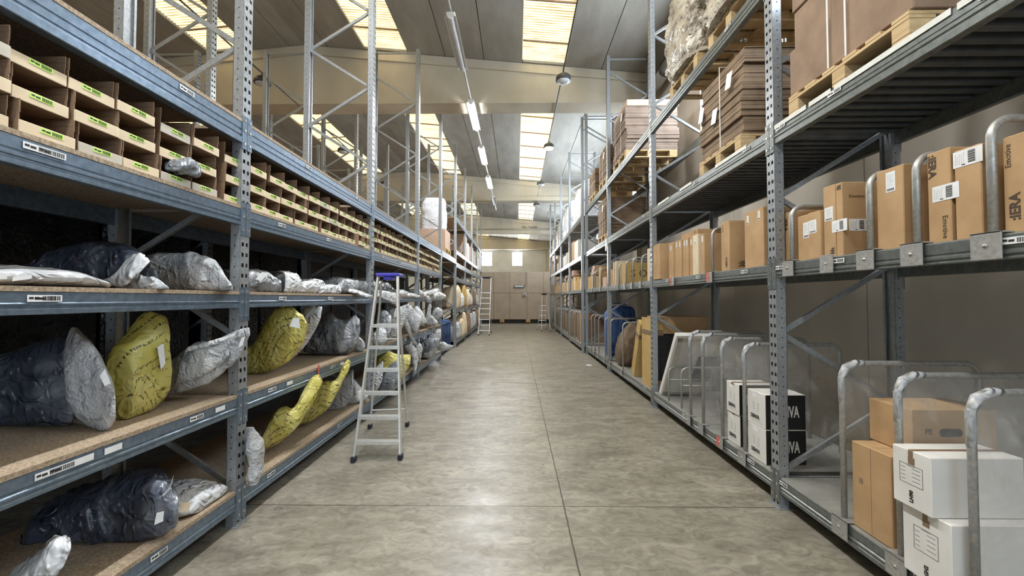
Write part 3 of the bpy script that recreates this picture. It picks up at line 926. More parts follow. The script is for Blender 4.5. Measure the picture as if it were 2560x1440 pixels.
SOLID = []
for y_ in YL + YLF:
    SOLID.append((-2.045, -1.945, y_ - .006, y_ + .106, 0, 6.7))
    SOLID.append((-2.925, -2.83, y_ - .006, y_ + .106, 0, 6.7))
for ys_, lv in ((YL, [(LZ['E'], .11), (LZ['D'], .11), (LZ['C'], .095), (LZ['B'], .115)]), (YLF, [(.25, .11), (1.27, .11), (2.28, .11)])):
    for zt_, h_ in lv:
        SOLID.append((-2.92, -1.958, ys_[0], ys_[-1] + .1, zt_ - .026, zt_ + .003))
        SOLID.append((-2.015, -1.95, ys_[0], ys_[-1] + .1, zt_ - .028 - h_, zt_ + .003))
def pushout(p):
    for _ in range(2):
        for x0, x1, y0, y1, z0, z1 in SOLID:
            if x0 < p.x < x1 and y0 < p.y < y1 and z0 < p.z < z1:
                d = [(p.x - x0, 0, x0), (x1 - p.x, 0, x1), (p.y - y0, 1, y0), (y1 - p.y, 1, y1), (p.z - z0, 2, z0), (z1 - p.z, 2, z1)]
                _m, a_, v_ = min(d); p[a_] = v_
    return p

def stY(Y, pts, t):
    """stations from outline points traced on the upright plane y=Y"""
    out = []
    for p in pts:
        Yp = p[3] if len(p) > 3 else Y
        tt = p[2] if len(p) > 2 and p[2] else t
        out.append((onY(p[0][0], p[0][1], Yp), onY(p[1][0], p[1][1], Yp), tt))
    return out

def stX(X, pts, t, back=True):
    out = []
    for p in pts:
        tt = p[2] if len(p) > 2 and p[2] else t
        sh = Vector((-tt / 2 if back else 0, 0, 0))
        out.append((onX(p[0][0], p[0][1], X) + sh, onX(p[1][0], p[1][1], X) + sh, tt))
    return out

def sheet(name, mt, parent, pts, th=.002, nrm=(1, 0, 0)):
    """small thin slip through four corners"""
    p = [Vector(q) for q in pts]; nv = Vector(nrm).normalized() * th
    base = sum(p, Vector()) / 4
    b = MB(); b.add([q - base for q in p] + [q - base + nv for q in p], [(3, 2, 1, 0), (4, 5, 6, 7), (0, 1, 5, 4), (1, 2, 6, 5), (2, 3, 7, 6), (3, 0, 4, 7)])
    return b.build(name, mt, parent, base)

GB = 'plastic wrapped goods on the left rack'
def part_slip(o, pts, mt='paper', name='paper_slip', nrm=(1, -.3, 0)):
    return sheet(name, M[mt], o, pts, nrm=nrm)

# --- fourth shelf (z 1.65) -----------------------------------------------------------------
zc = LZ['C']
o = wrap('wrapped_package', 'long low clear plastic package at the left picture edge on the bins shelf below', 'package', M['poly'],
     stX(-2.02, [((-130, 716), (-130, 668)), ((-40, 717), (-40, 664)), ((70, 718), (70, 664)), ((150, 718), (150, 668)), ((225, 719), (225, 676)), ((272, 719), (272, 700))], .55), GB, (1, 0, 0), amp=.008, seed=1, e=2.6, minz=zc)
o['label'] = 'long low grey plastic package with two white slips, left end of the eye-level shelf'
part_slip(o, [onX(30, 703, -1.985), onX(32, 692, -1.985), onX(80, 687, -1.985), onX(78, 697, -1.985)])
part_slip(o, [onX(-10, 697, -1.985), onX(-10, 682, -1.985), onX(17, 683, -1.985), onX(17, 698, -1.985)])
o = wrap('kraft_strip', 'pale board strip tucked in the long low grey package', 'strip', M['kraft'],
     stX(-2.0, [((80, 690), (80, 683)), ((160, 692), (160, 685)), ((260, 693), (260, 688))], .05), None, (1, 0, 0), amp=.001, n=10, m=12, e=4)
bpy.data.objects.remove(o)
o = wrap('wrapped_package', 'dark cushion in clear glossy plastic with a bunched upright end, eye-level shelf', 'package', M['poly_d'],
     stY(2.32, [((40, 718), (60, 660)), ((150, 720), (150, 622)), ((230, 721), (230, 606)), ((300, 722), (300, 608)), ((350, 723), (350, 628)), ((383, 716), (383, 664))], .30), GB, (.15, 1, 0), amp=.02, seed=2, freq=6, minz=zc)
w2 = wrap('bunched_film', None, None, M['poly_w'], stY(2.14, [((255, 700), (290, 688)), ((285, 705), (315, 650)), ((308, 712), (345, 640)), ((340, 690), (372, 655))], .05), None, (.3, 1, 0), amp=.02, freq=14, seed=3, root=o, n=24, m=18)
w3 = wrap('film_tail', None, None, M['poly'], stY(2.2, [((290, 722), (300, 700)), ((350, 728), (350, 690)), ((400, 727), (400, 702)), ((420, 724), (418, 715))], .07), None, (.3, 1, 0), amp=.014, freq=14, seed=4, root=o, n=20, m=16, minz=zc)
o = wrap('wrapped_roll', 'fat bubble-wrapped roll beside the nearest left pillar on the eye-level shelf', 'package', M['bubble'],
     stY(2.62, [((365, 722), (370, 634)), ((430, 727), (430, 633)), ((480, 728), (480, 632)), ((525, 729), (525, 642)), ((556, 727), (552, 668)), ((576, 722), (572, 702))], .24), GB, (.1, 1, 0), amp=.016, seed=5, freq=6, minz=zc)

bay2 = [
 ('dark cloth in clear plastic with white slip, just past the nearest left pillar', 'poly_m', -2.0, [((622, 737), (622, 680)), ((650, 737), (650, 676)), ((680, 737), (680, 680)), ((700, 736), (702, 696))], .5, 11),
 ('black foam piece half covered in white plastic, second item past the nearest left pillar', 'black_card', -2.02, [((700, 735), (700, 682)), ((715, 735), (712, 678)), ((730, 735), (726, 680))], .35, 12),
 ('upright white plastic sleeve beside the black foam on the eye-level shelf', 'poly_w', -2.0, [((721, 735), (722, 682)), ((738, 735), (736, 681)), ((750, 735), (750, 690)), ((762, 733), (758, 712))], .3, 13),
 ('crumpled white plastic with a raised flap, middle of the second bay eye-level shelf', 'poly_w', -2.0, [((752, 734), (752, 706)), ((775, 734), (775, 705)), ((792, 735), (796, 697)), ((812, 733), (808, 702))], .3, 14),
 ('dark blue bag behind crumpled white plastic on the eye-level shelf', 'poly_d', -2.3, [((770, 734), (775, 705)), ((815, 734), (815, 700)), ((850, 734), (850, 694)), ((875, 734), (872, 704))], .5, 15),
 ('low wad of white film on the shelf edge, left of the long white tongue', 'poly_w', -1.97, [((806, 733), (808, 718)), ((830, 736), (832, 712)), ((853, 737), (853, 716))], .2, 16),
 ('large grey plastic bag behind the ladder top, end of the second bay', 'poly_m', -2.0, [((850, 735), (858, 702)), ((880, 737), (876, 694)), ((910, 738), (905, 700)), ((930, 736), (932, 697)), ((945, 734), (944, 706))], .55, 17),
]
for lb_, mt, X, pts, th, sd in bay2:
    wrap('wrapped_package', lb_, 'package', M[mt], stX(X, pts, th * .6), GB, (1, 0, 0), amp=.017 if mt != 'black_card' else .006, seed=sd, freq=9, n=30, m=24, minz=zc)
o = bpy.data.objects['wrapped_package.002'] if 'wrapped_package.002' in bpy.data.objects else None
part_slip(o, [onX(638, 698, -1.97), onX(655, 680, -1.97), onX(673, 683, -1.97), onX(652, 703, -1.97)])
o = wrap('wrapped_package', 'flat white foam tongue hanging over the eye-level shelf edge near the ladder', 'package', M['poly_w'],
     [((-2.35, 4.62, zc + .03), (-2.35, 4.9, zc + .03), .035), ((-2.1, 4.72, zc + .05), (-2.1, 4.97, zc + .05), .035), ((-1.95, 4.82, zc + .03), (-1.95, 5.04, zc + .03), .035), ((-1.80, 4.9, zc - .035), (-1.80, 5.08, zc - .035), .03)], GB, (.2, 0, 1), amp=.006, seed=18, n=24, m=20, e=4)
bay3 = [
 ('dark navy bag seen between the ladder rails on the eye-level shelf', 'poly_d', -2.0, [((938, 730), (940, 712)), ((955, 732), (955, 700)), ((975, 733), (972, 704)), ((990, 734), (985, 720))], .5, 21),
 ('white draped plastic hanging over the shelf edge behind the ladder', 'poly_w', -1.96, [((940, 740), (940, 727)), ((965, 748), (962, 728)), ((985, 758), (982, 732)), ((996, 765), (994, 735))], .1, 22),
 ('small grey bag right of the ladder on the eye-level shelf', 'poly', -2.0, [((1003, 742), (1003, 728)), ((1012, 743), (1012, 725)), ((1022, 743), (1021, 730))], .4, 23),
 ('beige crumpled roll on the eye-level shelf past the ladder', 'poly_w', -1.98, [((1021, 744), (1021, 734)), ((1034, 745), (1034, 733)), ((1048, 746), (1047, 738))], .35, 24),
 ('grey pointed bag leaning by the third left pillar', 'poly', -2.0, [((1046, 742), (1046, 726)), ((1056, 742), (1054, 724)), ((1066, 745), (1062, 734))], .35, 25),
 ('short white bag drooping over the shelf edge by the third left pillar', 'poly_w', -1.96, [((1066, 748), (1066, 738)), ((1072, 756), (1071, 740)), ((1077, 754), (1075, 744))], .15, 26),
 ('long pale roll pointing up near the end of the left rack', 'poly_w', -1.98, [((1064, 740), (1066, 730)), ((1080, 739), (1079, 726)), ((1098, 733), (1097, 721))], .3, 27),
 ('round white bag end poking past the last near left pillar', 'poly_w', -1.93, [((1089, 748), (1090, 734)), ((1102, 750), (1101, 730)), ((1114, 748), (1114, 735))], .3, 28),
]
for lb_, mt, X, pts, th, sd in bay3:
    wrap('wrapped_package', lb_, 'package', M[mt], stX(X, pts, th * .6), GB, (1, 0, 0), amp=.016, seed=sd, freq=9, n=24, m=20)

# --- third shelf (z 0.92) ------------------------------------------------------------------
zd = LZ['D']
o = wrap('wrapped_bag', 'big bubble-wrapped cushion end with a black hole, nearest bag on the waist shelf', 'package', M['bubble'],
     stY(2.07, [((168, 1010), (160, 880), .22), ((185, 1040), (172, 838), .24), ((205, 1062), (190, 828), .23), ((235, 1076), (222, 858), .21), ((262, 1081), (255, 905), .17), ((286, 1050), (284, 970), .09)], .3), GB, (.2, 1, 0), amp=.02, seed=31, freq=6, minz=zd, taper=(.3, 1.2))
wrap('dark_wrap', None, None, M['poly_d'], stY(2.12, [((-260, 1085), (-260, 935)), ((-60, 1085), (-60, 905)), ((60, 1082), (60, 880)), ((150, 1078), (140, 848)), ((180, 1070), (172, 850))], .3), None, (.2, 1, 0), amp=.016, seed=32, freq=5, minz=zd, root=o, n=30, m=24)
part_slip(o, [onY(262, 965, 1.9), onY(250, 940, 1.9), onY(262, 922, 1.9), onY(277, 958, 1.9)], nrm=(.6, -1, 0))
o = wrap('wrapped_bag', 'upright yellow printed plastic bag with white slip left of the nearest pillar', 'package', M['yellow'],
     stX(-2.16, [((324, 1052), (330, 940)), ((340, 1046), (336, 878)), ((358, 1040), (352, 856)), ((376, 1032), (372, 834)), ((392, 1024), (392, 800)), ((408, 1016), (408, 778)), ((421, 1008), (422, 788))], .16), GB, (1, .12, 0), amp=.015, seed=33, freq=6, minz=zd)
part_slip(o, [onX(393, 868, -2.13), onX(408, 858, -2.13), onX(413, 908, -2.13), onX(402, 924, -2.13)], nrm=(1, 0, 0))
o = wrap('wrapped_bag', 'bubble-wrapped seat shell curving up in front of the nearest left pillar', 'package', M['bubble'],
     stY(2.68, [((400, 985), (415, 915)), ((450, 984), (445, 893)), ((500, 968), (490, 862)), ((545, 945), (535, 852)), ((585, 910), (575, 838)), ((612, 872), (603, 827)), ((623, 842), (620, 824))], .13), GB, (.1, 1, 0), amp=.011, seed=34, freq=7, minz=zd)
wrap('plastic_fold', None, None, M['bubble'], stY(2.64, [((440, 962), (452, 905)), ((480, 950), (478, 880)), ((530, 925), (522, 868)), ((572, 895), (566, 862))], .07), None, (.1, 1, 0), amp=.012, freq=10, seed=39, root=o, n=30, m=20)
wrap('plastic_flap', None, None, M['poly_w'], stY(2.63, [((462, 880), (470, 868)), ((520, 866), (520, 856)), ((568, 850), (566, 842)), ((612, 838), (608, 826))], .03), None, (.1, 1, 0), amp=.006, freq=12, seed=40, root=o, n=30, m=14)
part_slip(o, [onY(596, 868, 2.6), onY(604, 845, 2.6), onY(613, 840, 2.6), onY(607, 863, 2.6)], nrm=(.2, -1, 0))
o = wrap('wrapped_bag', 'tall yellow printed plastic parcel rising to the right, past the nearest pillar', 'package', M['yellow'],
     stY(3.62, [((600, 940), (590, 880)), ((640, 937), (628, 865)), ((680, 926), (652, 830)), ((712, 908), (670, 795)), ((740, 885), (694, 772)), ((760, 850), (722, 764)), ((768, 820), (752, 786))], .17), GB, (.1, 1, 0), amp=.012, seed=35, freq=6, minz=zd)
part_slip(o, [onY(724, 815, 3.5), onY(733, 795, 3.5), onY(748, 797, 3.5), onY(750, 822, 3.5)], nrm=(.15, -1, 0))
wrap('wrapped_bag', 'smooth grey plastic shell standing behind the tall yellow parcel', 'package', M['poly_w'],
     stY(4.05, [((690, 914), (715, 850)), ((728, 898), (738, 805)), ((760, 868), (758, 775)), ((785, 832), (778, 762)), ((800, 802), (794, 760)), ((804, 780), (803, 766))], .13), GB, (.1, 1, 0), amp=.008, seed=36, freq=6, minz=zd)
wrap('wrapped_bag', 'dark plastic bag with a grey raised edge left of the ladder', 'package', M['poly_m'],
     stY(4.8, [((762, 880), (775, 815)), ((800, 886), (800, 796)), ((828, 888), (825, 784)), ((850, 888), (850, 806)), ((872, 884), (874, 798)), ((888, 870), (890, 790)), ((897, 842), (896, 800))], .28), GB, (.1, 1, 0), amp=.024, seed=37, freq=5, minz=zd)
wrap('wrapped_bag', 'small grey wrapped stub sloping down beside the ladder foot rail', 'package', M['poly'],
     stY(5.15, [((880, 872), (888, 838)), ((897, 880), (902, 846)), ((908, 878), (912, 860))], .1), GB, (.1, 1, 0), amp=.008, seed=38, n=20, m=18)
bay3d = [
 ('dark hooded grey bag framed by the ladder', 'poly_m', 6.0, [((938, 865), (940, 790)), ((955, 862), (952, 778)), ((968, 858), (966, 778)), ((977, 835), (975, 790))], .25, 41),
 ('crumpled white plastic ball behind the ladder rungs', 'poly_w', 5.7, [((933, 858), (936, 832)), ((948, 862), (950, 818)), ((964, 855), (962, 824))], .2, 42),
 ('broad grey sheet-wrapped shell sweeping up behind the ladder', 'poly', 6.6, [((950, 860), (966, 778)), ((985, 846), (988, 772)), ((1008, 815), (1010, 764)), ((1022, 785), (1021, 757))], .16, 43),
 ('grey speckled bag right of the ladder on the waist shelf', 'bubble', 7.3, [((1014, 800), (1020, 768)), ((1030, 826), (1028, 766)), ((1042, 832), (1040, 780)), ((1050, 812), (1050, 790))], .3, 44),
 ('white fluted bag behind the speckled grey bag', 'poly_w', 7.9, [((1032, 800), (1034, 768)), ((1046, 812), (1044, 768)), ((1058, 812), (1056, 780)), ((1064, 808), (1062, 795))], .25, 45),
 ('tall pointed grey bag by the third left pillar', 'poly', 8.6, [((1062, 808), (1066, 785)), ((1070, 806), (1070, 765)), ((1076, 800), (1075, 758))], .2, 46),
 ('rounded white bundle on the waist shelf near the rack end', 'poly_w', 9.2, [((1066, 812), (1068, 796)), ((1080, 814), (1078, 790)), ((1092, 812), (1090, 800))], .3, 47),
 ('puffed grey bag beside the last near left pillar', 'poly', 9.8, [((1076, 800), (1082, 776)), ((1092, 800), (1092, 770)), ((1104, 792), (1103, 774))], .3, 48),
]
for lb_, mt, Y, pts, th, sd in bay3d:
    wrap('wrapped_bag', lb_, 'package', M[mt], stY(Y, pts, th), GB, (.1, 1, 0), amp=.02, seed=sd, freq=6, n=26, m=22)
wrap('wrapped_bag', 'white plastic strip hanging from the waist shelf just right of the ladder', 'package', M['poly_w'],
     stX(-1.9, [((1012, 800), (1018, 798)), ((1020, 825), (1027, 815)), ((1032, 850), (1036, 845)), ((1040, 862), (1043, 858))], .04), GB, (1, 0, 0), amp=.008, seed=49, n=24, m=14)

# --- lowest shelf (z 0.25) -----------------------------------------------------------------
ze = LZ['E']
o = wrap('wrapped_bag', 'dark bundle in clear plastic on the lowest left shelf, before the nearest pillar', 'package', M['poly_d'],
     stY(2.25, [((60, 1372), (80, 1310)), ((160, 1372), (170, 1262)), ((250, 1370), (260, 1232)), ((330, 1366), (345, 1208)), ((395, 1352), (405, 1206)), ((432, 1330), (436, 1240))], .30), GB, (.2, 1, 0), amp=.03, seed=51, freq=4.5, minz=ze)
wrap('film_tuft', None, None, M['poly_w'], stY(2.1, [((398, 1245), (412, 1235)), ((410, 1240), (425, 1215)), ((425, 1225), (434, 1190))], .02), None, (.3, 1, 0), amp=.006, freq=16, seed=52, root=o, n=16, m=12)
part_slip(o, [onY(386, 1312, 2.04), onY(392, 1282, 2.04), onY(410, 1278, 2.04), onY(408, 1303, 2.04)], nrm=(.2, -1, 0))
b_ = sheet('paper_tag', M['kraft'], o, [onY(446, 1280, 2.2), onY(452, 1258, 2.2), onY(478, 1255, 2.2), onY(472, 1278, 2.2)], nrm=(.3, -1, .2))
o = wrap('wrapped_package', 'flat white plastic package lying at the lowest shelf edge left of the nearest pillar', 'package', M['poly_w'],
     [((-2.62, 2.38, ze + .05), (-2.62, 2.78, ze + .05), .09), ((-2.35, 2.40, ze + .07), (-2.35, 2.80, ze + .07), .12), ((-2.12, 2.44, ze + .06), (-2.12, 2.82, ze + .06), .11), ((-2.0, 2.5, ze + .04), (-2.0, 2.82, ze + .04), .06)], GB, (0, 0, 1), amp=.012, seed=53, e=2.6, minz=ze)
o = wrap('wrapped_package', 'torn clear film heap in the bottom left corner of the lowest shelf', 'package', M['poly_w'],
     stY(1.72, [((30, 1452), (60, 1432)), ((80, 1450), (95, 1405)), ((125, 1440), (130, 1372)), ((155, 1420), (160, 1366)), ((170, 1395), (172, 1372))], .12), GB, (.3, 1, 0), amp=.02, seed=54, freq=10, minz=ze)
wrap('wrapped_bag', 'bubble-wrapped crescent leaning on the nearest left pillar at shin height', 'package', M['bubble'],
     [(onX(628, 1214, -1.90), onX(640, 1206, -1.90), .05), (onX(626, 1185, -1.9), onX(650, 1172, -1.9), .07), (onX(623, 1140, -1.9), onX(655, 1128, -1.9), .08), (onX(620, 1100, -1.9), onX(648, 1096, -1.9), .07), (onX(618, 1070, -1.9), onX(630, 1068, -1.9), .04)], GB, (1, 0, 0), amp=.01, seed=55, n=34, m=22)
wrap('wrapped_bag', 'nearest yellow printed chair shell on the lowest shelf with rising prow', 'package', M['yellow'],
     [(onY(640, 1132, 3.45), onY(655, 1090, 3.45), .16), (onY(672, 1122, 3.5), onY(685, 1040, 3.5), .17), (onY(705, 1106, 3.55), onY(708, 1026, 3.55), .17), (onY(738, 1075, 3.6), onY(735, 1024, 3.6), .16), (onY(768, 1030, 3.68), onY(758, 985, 3.68), .14), (onY(792, 990, 3.75), onY(778, 950, 3.75), .12), (onY(806, 955, 3.82), onY(796, 938, 3.82), .07)], GB, (.25, 1, 0), amp=.012, seed=56, minz=ze)
wrap('wrapped_bag', 'second yellow printed chair shell on the lowest shelf, behind the nearest one', 'package', M['yellow'],
     [(onY(740, 1066, 4.25), onY(765, 1010, 4.25), .16), (onY(790, 1048, 4.3), onY(800, 962, 4.3), .16), (onY(825, 1018, 4.35), onY(826, 956, 4.35), .15), (onY(848, 975, 4.4), onY(842, 948, 4.4), .13), (onY(866, 935, 4.45), onY(856, 920, 4.45), .1), (onY(878, 908, 4.5), onY(870, 900, 4.5), .06)], GB, (.25, 1, 0), amp=.013, seed=57, minz=ze)
bay3e = [
 ('grey plastic sleeve with a pointed top behind the second yellow shell', 'poly', 4.95, [((800, 1035), (822, 985)), ((835, 1032), (845, 950)), ((858, 1022), (864, 935)), ((880, 1000), (882, 926))], .12, 61),
 ('twisted clear white film lying beside the pointed grey sleeve', 'poly_w', 5.2, [((868, 1012), (872, 965)), ((884, 1014), (886, 955)), ((902, 1004), (900, 972)), ((915, 1000), (916, 985))], .2, 62),
 ('olive yellow bag behind the ladder on the lowest shelf', 'yellow', 6.1, [((930, 970), (940, 900)), ((965, 965), (965, 882)), ((995, 960), (995, 890)), ((1020, 925), (1024, 892))], .3, 63),
 ('white tipped grey bag in front of the olive bag behind the ladder', 'poly', 5.75, [((930, 985), (936, 925)), ((945, 975), (948, 912)), ((956, 950), (957, 905))], .12, 64),
 ('grey translucent bag behind the lower ladder rungs', 'poly_m', 5.9, [((950, 985), (955, 940)), ((975, 980), (978, 915)), ((993, 965), (992, 905))], .25, 65),
 ('large grey drooping shell right of the ladder on the lowest shelf', 'poly', 7.5, [((1012, 870), (1014, 862)), ((1028, 900), (1032, 864)), ((1034, 935), (1042, 880)), ((1030, 952), (1046, 905))], .25, 66),
 ('white rimmed grey shell standing behind the drooping shell', 'poly_w', 8.1, [((1026, 870), (1030, 860)), ((1042, 900), (1048, 858)), ((1050, 910), (1055, 868)), ((1052, 890), (1056, 875))], .15, 67),
 ('long grey bag lying along the lowest shelf edge near the rack end', 'poly', 9.0, [((1050, 897), (1056, 885)), ((1070, 897), (1074, 866)), ((1086, 890), (1090, 862))], .3, 68),
 ('dark grey bag under the waist shelf near the rack end', 'poly_m', 8.4, [((1052, 880), (1056, 855)), ((1070, 882), (1074, 848)), ((1092, 868), (1096, 846))], .35, 69),
 ('grey bag tongue sticking into the aisle at the end of the near left rack', 'poly', 9.9, [((1085, 875), (1088, 862)), ((1100, 878), (1104, 856)), ((1118, 876), (1120, 862)), ((1131, 868), (1131, 864))], .2, 70),
 ('upright white corner of a bag against the last near left pillar', 'poly_w', 9.3, [((1078, 850), (1082, 838)), ((1090, 852), (1092, 826)), ((1100, 848), (1100, 824))], .25, 71),
]
for lb_, mt, Y, pts, th, sd in bay3e:
    wrap('wrapped_bag', lb_, 'package', M[mt], stY(Y, pts, th), GB, (.15, 1, 0), amp=.02, seed=sd, freq=6, n=26, m=22)
# clear film spilling out of one bin
wrap('film_wad', 'crumpled clear film spilling out of a bottom row bin before the nearest pillar', 'plastic film', M['poly_m'],
     [(onX(425, 420, -1.985), onX(428, 408, -1.985), .06), (onX(450, 428, -1.97), onX(452, 400, -1.97), .09), (onX(475, 437, -1.97), onX(478, 410, -1.97), .09), (onX(492, 436, -1.985), onX(490, 425, -1.985), .05)], None, (1, 0, 0), amp=.02, freq=16, seed=81, n=26, m=20)
# red ties hanging from the waist shelf
for px, py, lb_ in ((797, 925, 'red plastic tie hanging from the waist shelf above the yellow shells'), (888, 835, 'red plastic tie on the waist shelf edge left of the ladder')):
    p = onX(px, py, -1.95)
    b = MB(); b.box(-.004, -.012, -.06, .002, .012, .05)
    tag(b.build('plastic_tie', M['red'], None, p), lb_, 'tie')
# ------------------------------------------------------------------ cartons
def stackmat(name, c1, c2):
    m, nt, b = nmat(name)
    v = coords(nt)
    sep = N(nt, 'ShaderNodeSeparateXYZ'); nt.links.new(v, sep.inputs[0])
    cmb = N(nt, 'ShaderNodeCombineXYZ'); nt.links.new(sep.outputs[2], cmb.inputs[2])
    n = N(nt, 'ShaderNodeTexNoise', Scale=55.0, Detail=2); nt.links.new(cmb.outputs[0], n.inputs['Vector'])
    n2 = N(nt, 'ShaderNodeTexNoise', Scale=6.0, Detail=3); nt.links.new(v, n2.inputs['Vector'])
    ad = N(nt, 'ShaderNodeMath', operation='MULTIPLY_ADD'); ad.inputs[1].default_value = .4
    nt.links.new(n2.outputs['Fac'], ad.inputs[0]); nt.links.new(n.outputs['Fac'], ad.inputs[2])
    nt.links.new(ramp(nt, ad.outputs[0], [(.55, c1), (.72, c2), (.9, tuple(min(1, q * 1.25) for q in c2))]), b.inputs['Base Color'])
    b.inputs['Roughness'].default_value = .85
    bp = N(nt, 'ShaderNodeBump', Strength=.5, Distance=.01); nt.links.new(n.outputs['Fac'], bp.inputs['Height']); nt.links.new(bp.outputs['Normal'], b.inputs['Normal'])
    return m
M['stack'] = stackmat('stacked flat cardboard', (.115, .075, .045), (.255, .175, .11))
M['stack_d'] = stackmat('greyer flat cardboard', (.15, .105, .08), (.26, .19, .145))  # greyer brown than the other sheet stacks

EX_S = {'X': (Vector((0, -1, 0)), Vector((0, 0, 1))), 'Xdown': (Vector((0, 0, -1)), Vector((0, -1, 0))), 'Xup': (Vector((0, 0, 1)), Vector((0, 1, 0))), 'Y': (Vector((1, 0, 0)), Vector((0, 0, 1))), 'Xleft': (Vector((0, -1, 0)), Vector((0, 0, 1)))}
_tx = {}
def letter(parent, txt, size, mt, pos, face, bold=0.0, sx=1.0, name='printed_lettering'):
    key = (txt, size, mt, bold, sx)
    if key not in _tx: _tx[key] = text_mesh(txt, size, M[mt], bold, sx)
    ex, ey = EX_S[face]; ez = ex.cross(ey)
    o = put(name, _tx[key], parent, Vector(pos) + ez * .0008)
    o.rotation_euler = Matrix((ex, ey, ez)).transposed().to_euler()
    return o

CG = 'cartons on the right rack'
def carton(label, x0, y0, z0, x1, y1, z1, mt='card', group=CG, name='cardboard_box', cat='box', seam='X', side=None, rot=None, pal=None):
    """origin at the base centre; seam: flap seam with tape on the named face"""
    c = Vector(((x0 + x1) / 2, (y0 + y1) / 2, z0))
    t = empty(name, c, label, cat, group)
    b = MB()
    b.cbox(x0 - c.x, y0 - c.y, 0, x1 - c.x, y1 - c.y, z1 - z0, .004)
    mats = [M[mt]]
    if side:                                   # other colour on the +-y faces
        mats.append(M[side])
        for i, f in enumerate(b.f):
            n = (Vector(b.v[f[1]]) - Vector(b.v[f[0]])).cross(Vector(b.v[f[2]]) - Vector(b.v[f[0]])).normalized()
            if abs(n.y) > .9: b.m[i] = 1
    b.build('box_body', mats, t, c)
    if seam:
        s = MB()
        if seam == 'X':                        # vertical seam on the aisle face and across the top
            s.box(x0 - .0008, (y0 + y1) / 2 - .0012, z0 + .006, x0 + .001, (y0 + y1) / 2 + .0012, z1 - .006)
            s.box(x0 + .006, (y0 + y1) / 2 - .0012, z1 - .001, x1 - .006, (y0 + y1) / 2 + .0012, z1 + .0006)
        s.v = [(p[0] - c.x, p[1] - c.y, p[2] - c.z) for p in s.v]
        s.build('flap_seam', M['card_d'], t, c)
    return t

def stick(o, kind, x, y, z, rx=0.0, face='X'):
    s = put(o and ST[kind].name or 'label', ST[kind], o, (x, y, z))
    s.rotation_euler = (0, 0, PI) if face == 'X' else (0, 0, -PI / 2)
    if rx: s.rotation_euler = Euler((rx, 0, 0)).to_matrix().to_4x4().to_euler() if face != 'X' else (Matrix.Rotation(PI, 3, 'Z') @ Matrix.Rotation(rx, 3, 'X')).to_euler()
    return s

ZH, ZI, ZF, ZG = 1.8675, .2415, 2.932, 4.192
FX = 2.04
def Yat(px, X): return X * F / (px - VX)

o = carton('carton with sideways print at the right picture edge, nearest on the eye-level shelf', FX, 1.612, ZH, 2.62, 1.712, 2.272, seam=None)
letter(o, ':IERA', .05, 'ink_brown', (FX, 1.672, 1.975), 'Xup', .0016)
letter(o, 'Emotive', .03, 'ink_brown', (FX, 1.692, 2.19), 'Xup')
o = carton('plain carton with a wide white label across its top, second from the right picture edge', FX, Yat(2448, FX), ZH, 2.55, Yat(2381, FX), 2.284, seam=None)
stick(o, 'wide', FX, 1.842, 2.24)
o = carton('carton with print running down its left edge and a white label half way', FX, Yat(2371, FX), ZH, 2.55, Yat(2314, FX), 2.315, seam=None)
letter(o, ':IERA', .05, 'ink_brown', (FX, 2.0, 2.245), 'Xdown', .0016)
letter(o, 'Emotive', .034, 'ink_brown', (FX, 1.945, 1.94), 'Xdown')
stick(o, 'wide', FX, 1.94, 2.105)
o = carton('plain broad carton with an upright white label, between the second and third nearest upper hoops', FX, Yat(2255, FX), ZH, 2.6, Yat(2188, FX), 2.312, seam=None)
stick(o, 'tall', FX, 2.22, 2.235)
o = carton('tall narrow carton with dark side, next to the hoop, white label low on its corner', FX, Yat(2103, FX), ZH, 2.6, Yat(2087, FX), 2.331, seam=None, group=CG)
letter(o, ':IE', .034, 'ink_brown', (FX, 2.575, 2.3), 'X', .002)
stick(o, 'wide', FX, 2.575, 2.06)
stick(o, 'wide', FX + .1, Yat(2103, FX), 2.06, 0, 'Y')
letter(o, 'Emotive', .03, 'ink_brown', (FX + .09, Yat(2103, FX), 2.24), 'Y')
o = carton('tall thin carton with crushed top corner behind the low label cartons', FX, Yat(2085.5, FX), ZH, 2.55, Yat(2056, FX), 2.335, seam=None)
stick(o, 'square', FX, 2.66, 2.15)
letter(o, ':E', .05, 'ink_brown', (FX, 2.635, 1.905), 'X', .002)
o = carton('low carton with small upright label, left of the tall thin carton', FX - .015, Yat(2053, FX) , ZH, 2.5, Yat(2023, FX), 2.19, seam=None)
stick(o, 'square', FX - .015, 2.785, 2.09)
o = carton('low carton with pale upright label beside the hoop, just before the nearest right pillar', FX, Yat(2021, FX), ZH, 2.5, 2.955, 2.19, seam=None)
stick(o, 'tall', FX, 2.87, 2.08)
o = carton('narrow carton with sideways print partly behind the nearest right pillar', FX + .045, 3.055, ZH, 2.5, 3.18, 2.262, seam=None)
letter(o, ':IERA', .045, 'ink_brown', (FX + .045, 3.15, 2.17), 'Xdown', .0014)
letter(o, 'Emotive', .026, 'ink_brown', (FX + .045, 3.085, 1.95), 'Xdown')
o = carton('tall plain carton with two white slips at its top, just past the nearest right pillar', FX, 3.36, ZH, 2.6, 3.64, 2.36, seam=None)
stick(o, 'small', FX, 3.585, 2.29); stick(o, 'small', FX, 3.42, 2.30)
o = carton('tall carton with dark side and print along its bottom, second past the nearest right pillar', FX, 3.90, ZH, 2.6, 4.055, 2.35, seam=None)
letter(o, ':IERA', .045, 'ink_brown', (FX, 3.955, 1.95), 'Xup', .0014)
letter(o, 'Emotive', .022, 'ink_brown', (FX, 4.02, 2.29), 'Xup')
letter(o, ':IERA', .075, 'ink_brown', (FX + .17, 3.90, 1.93), 'Y', .003)
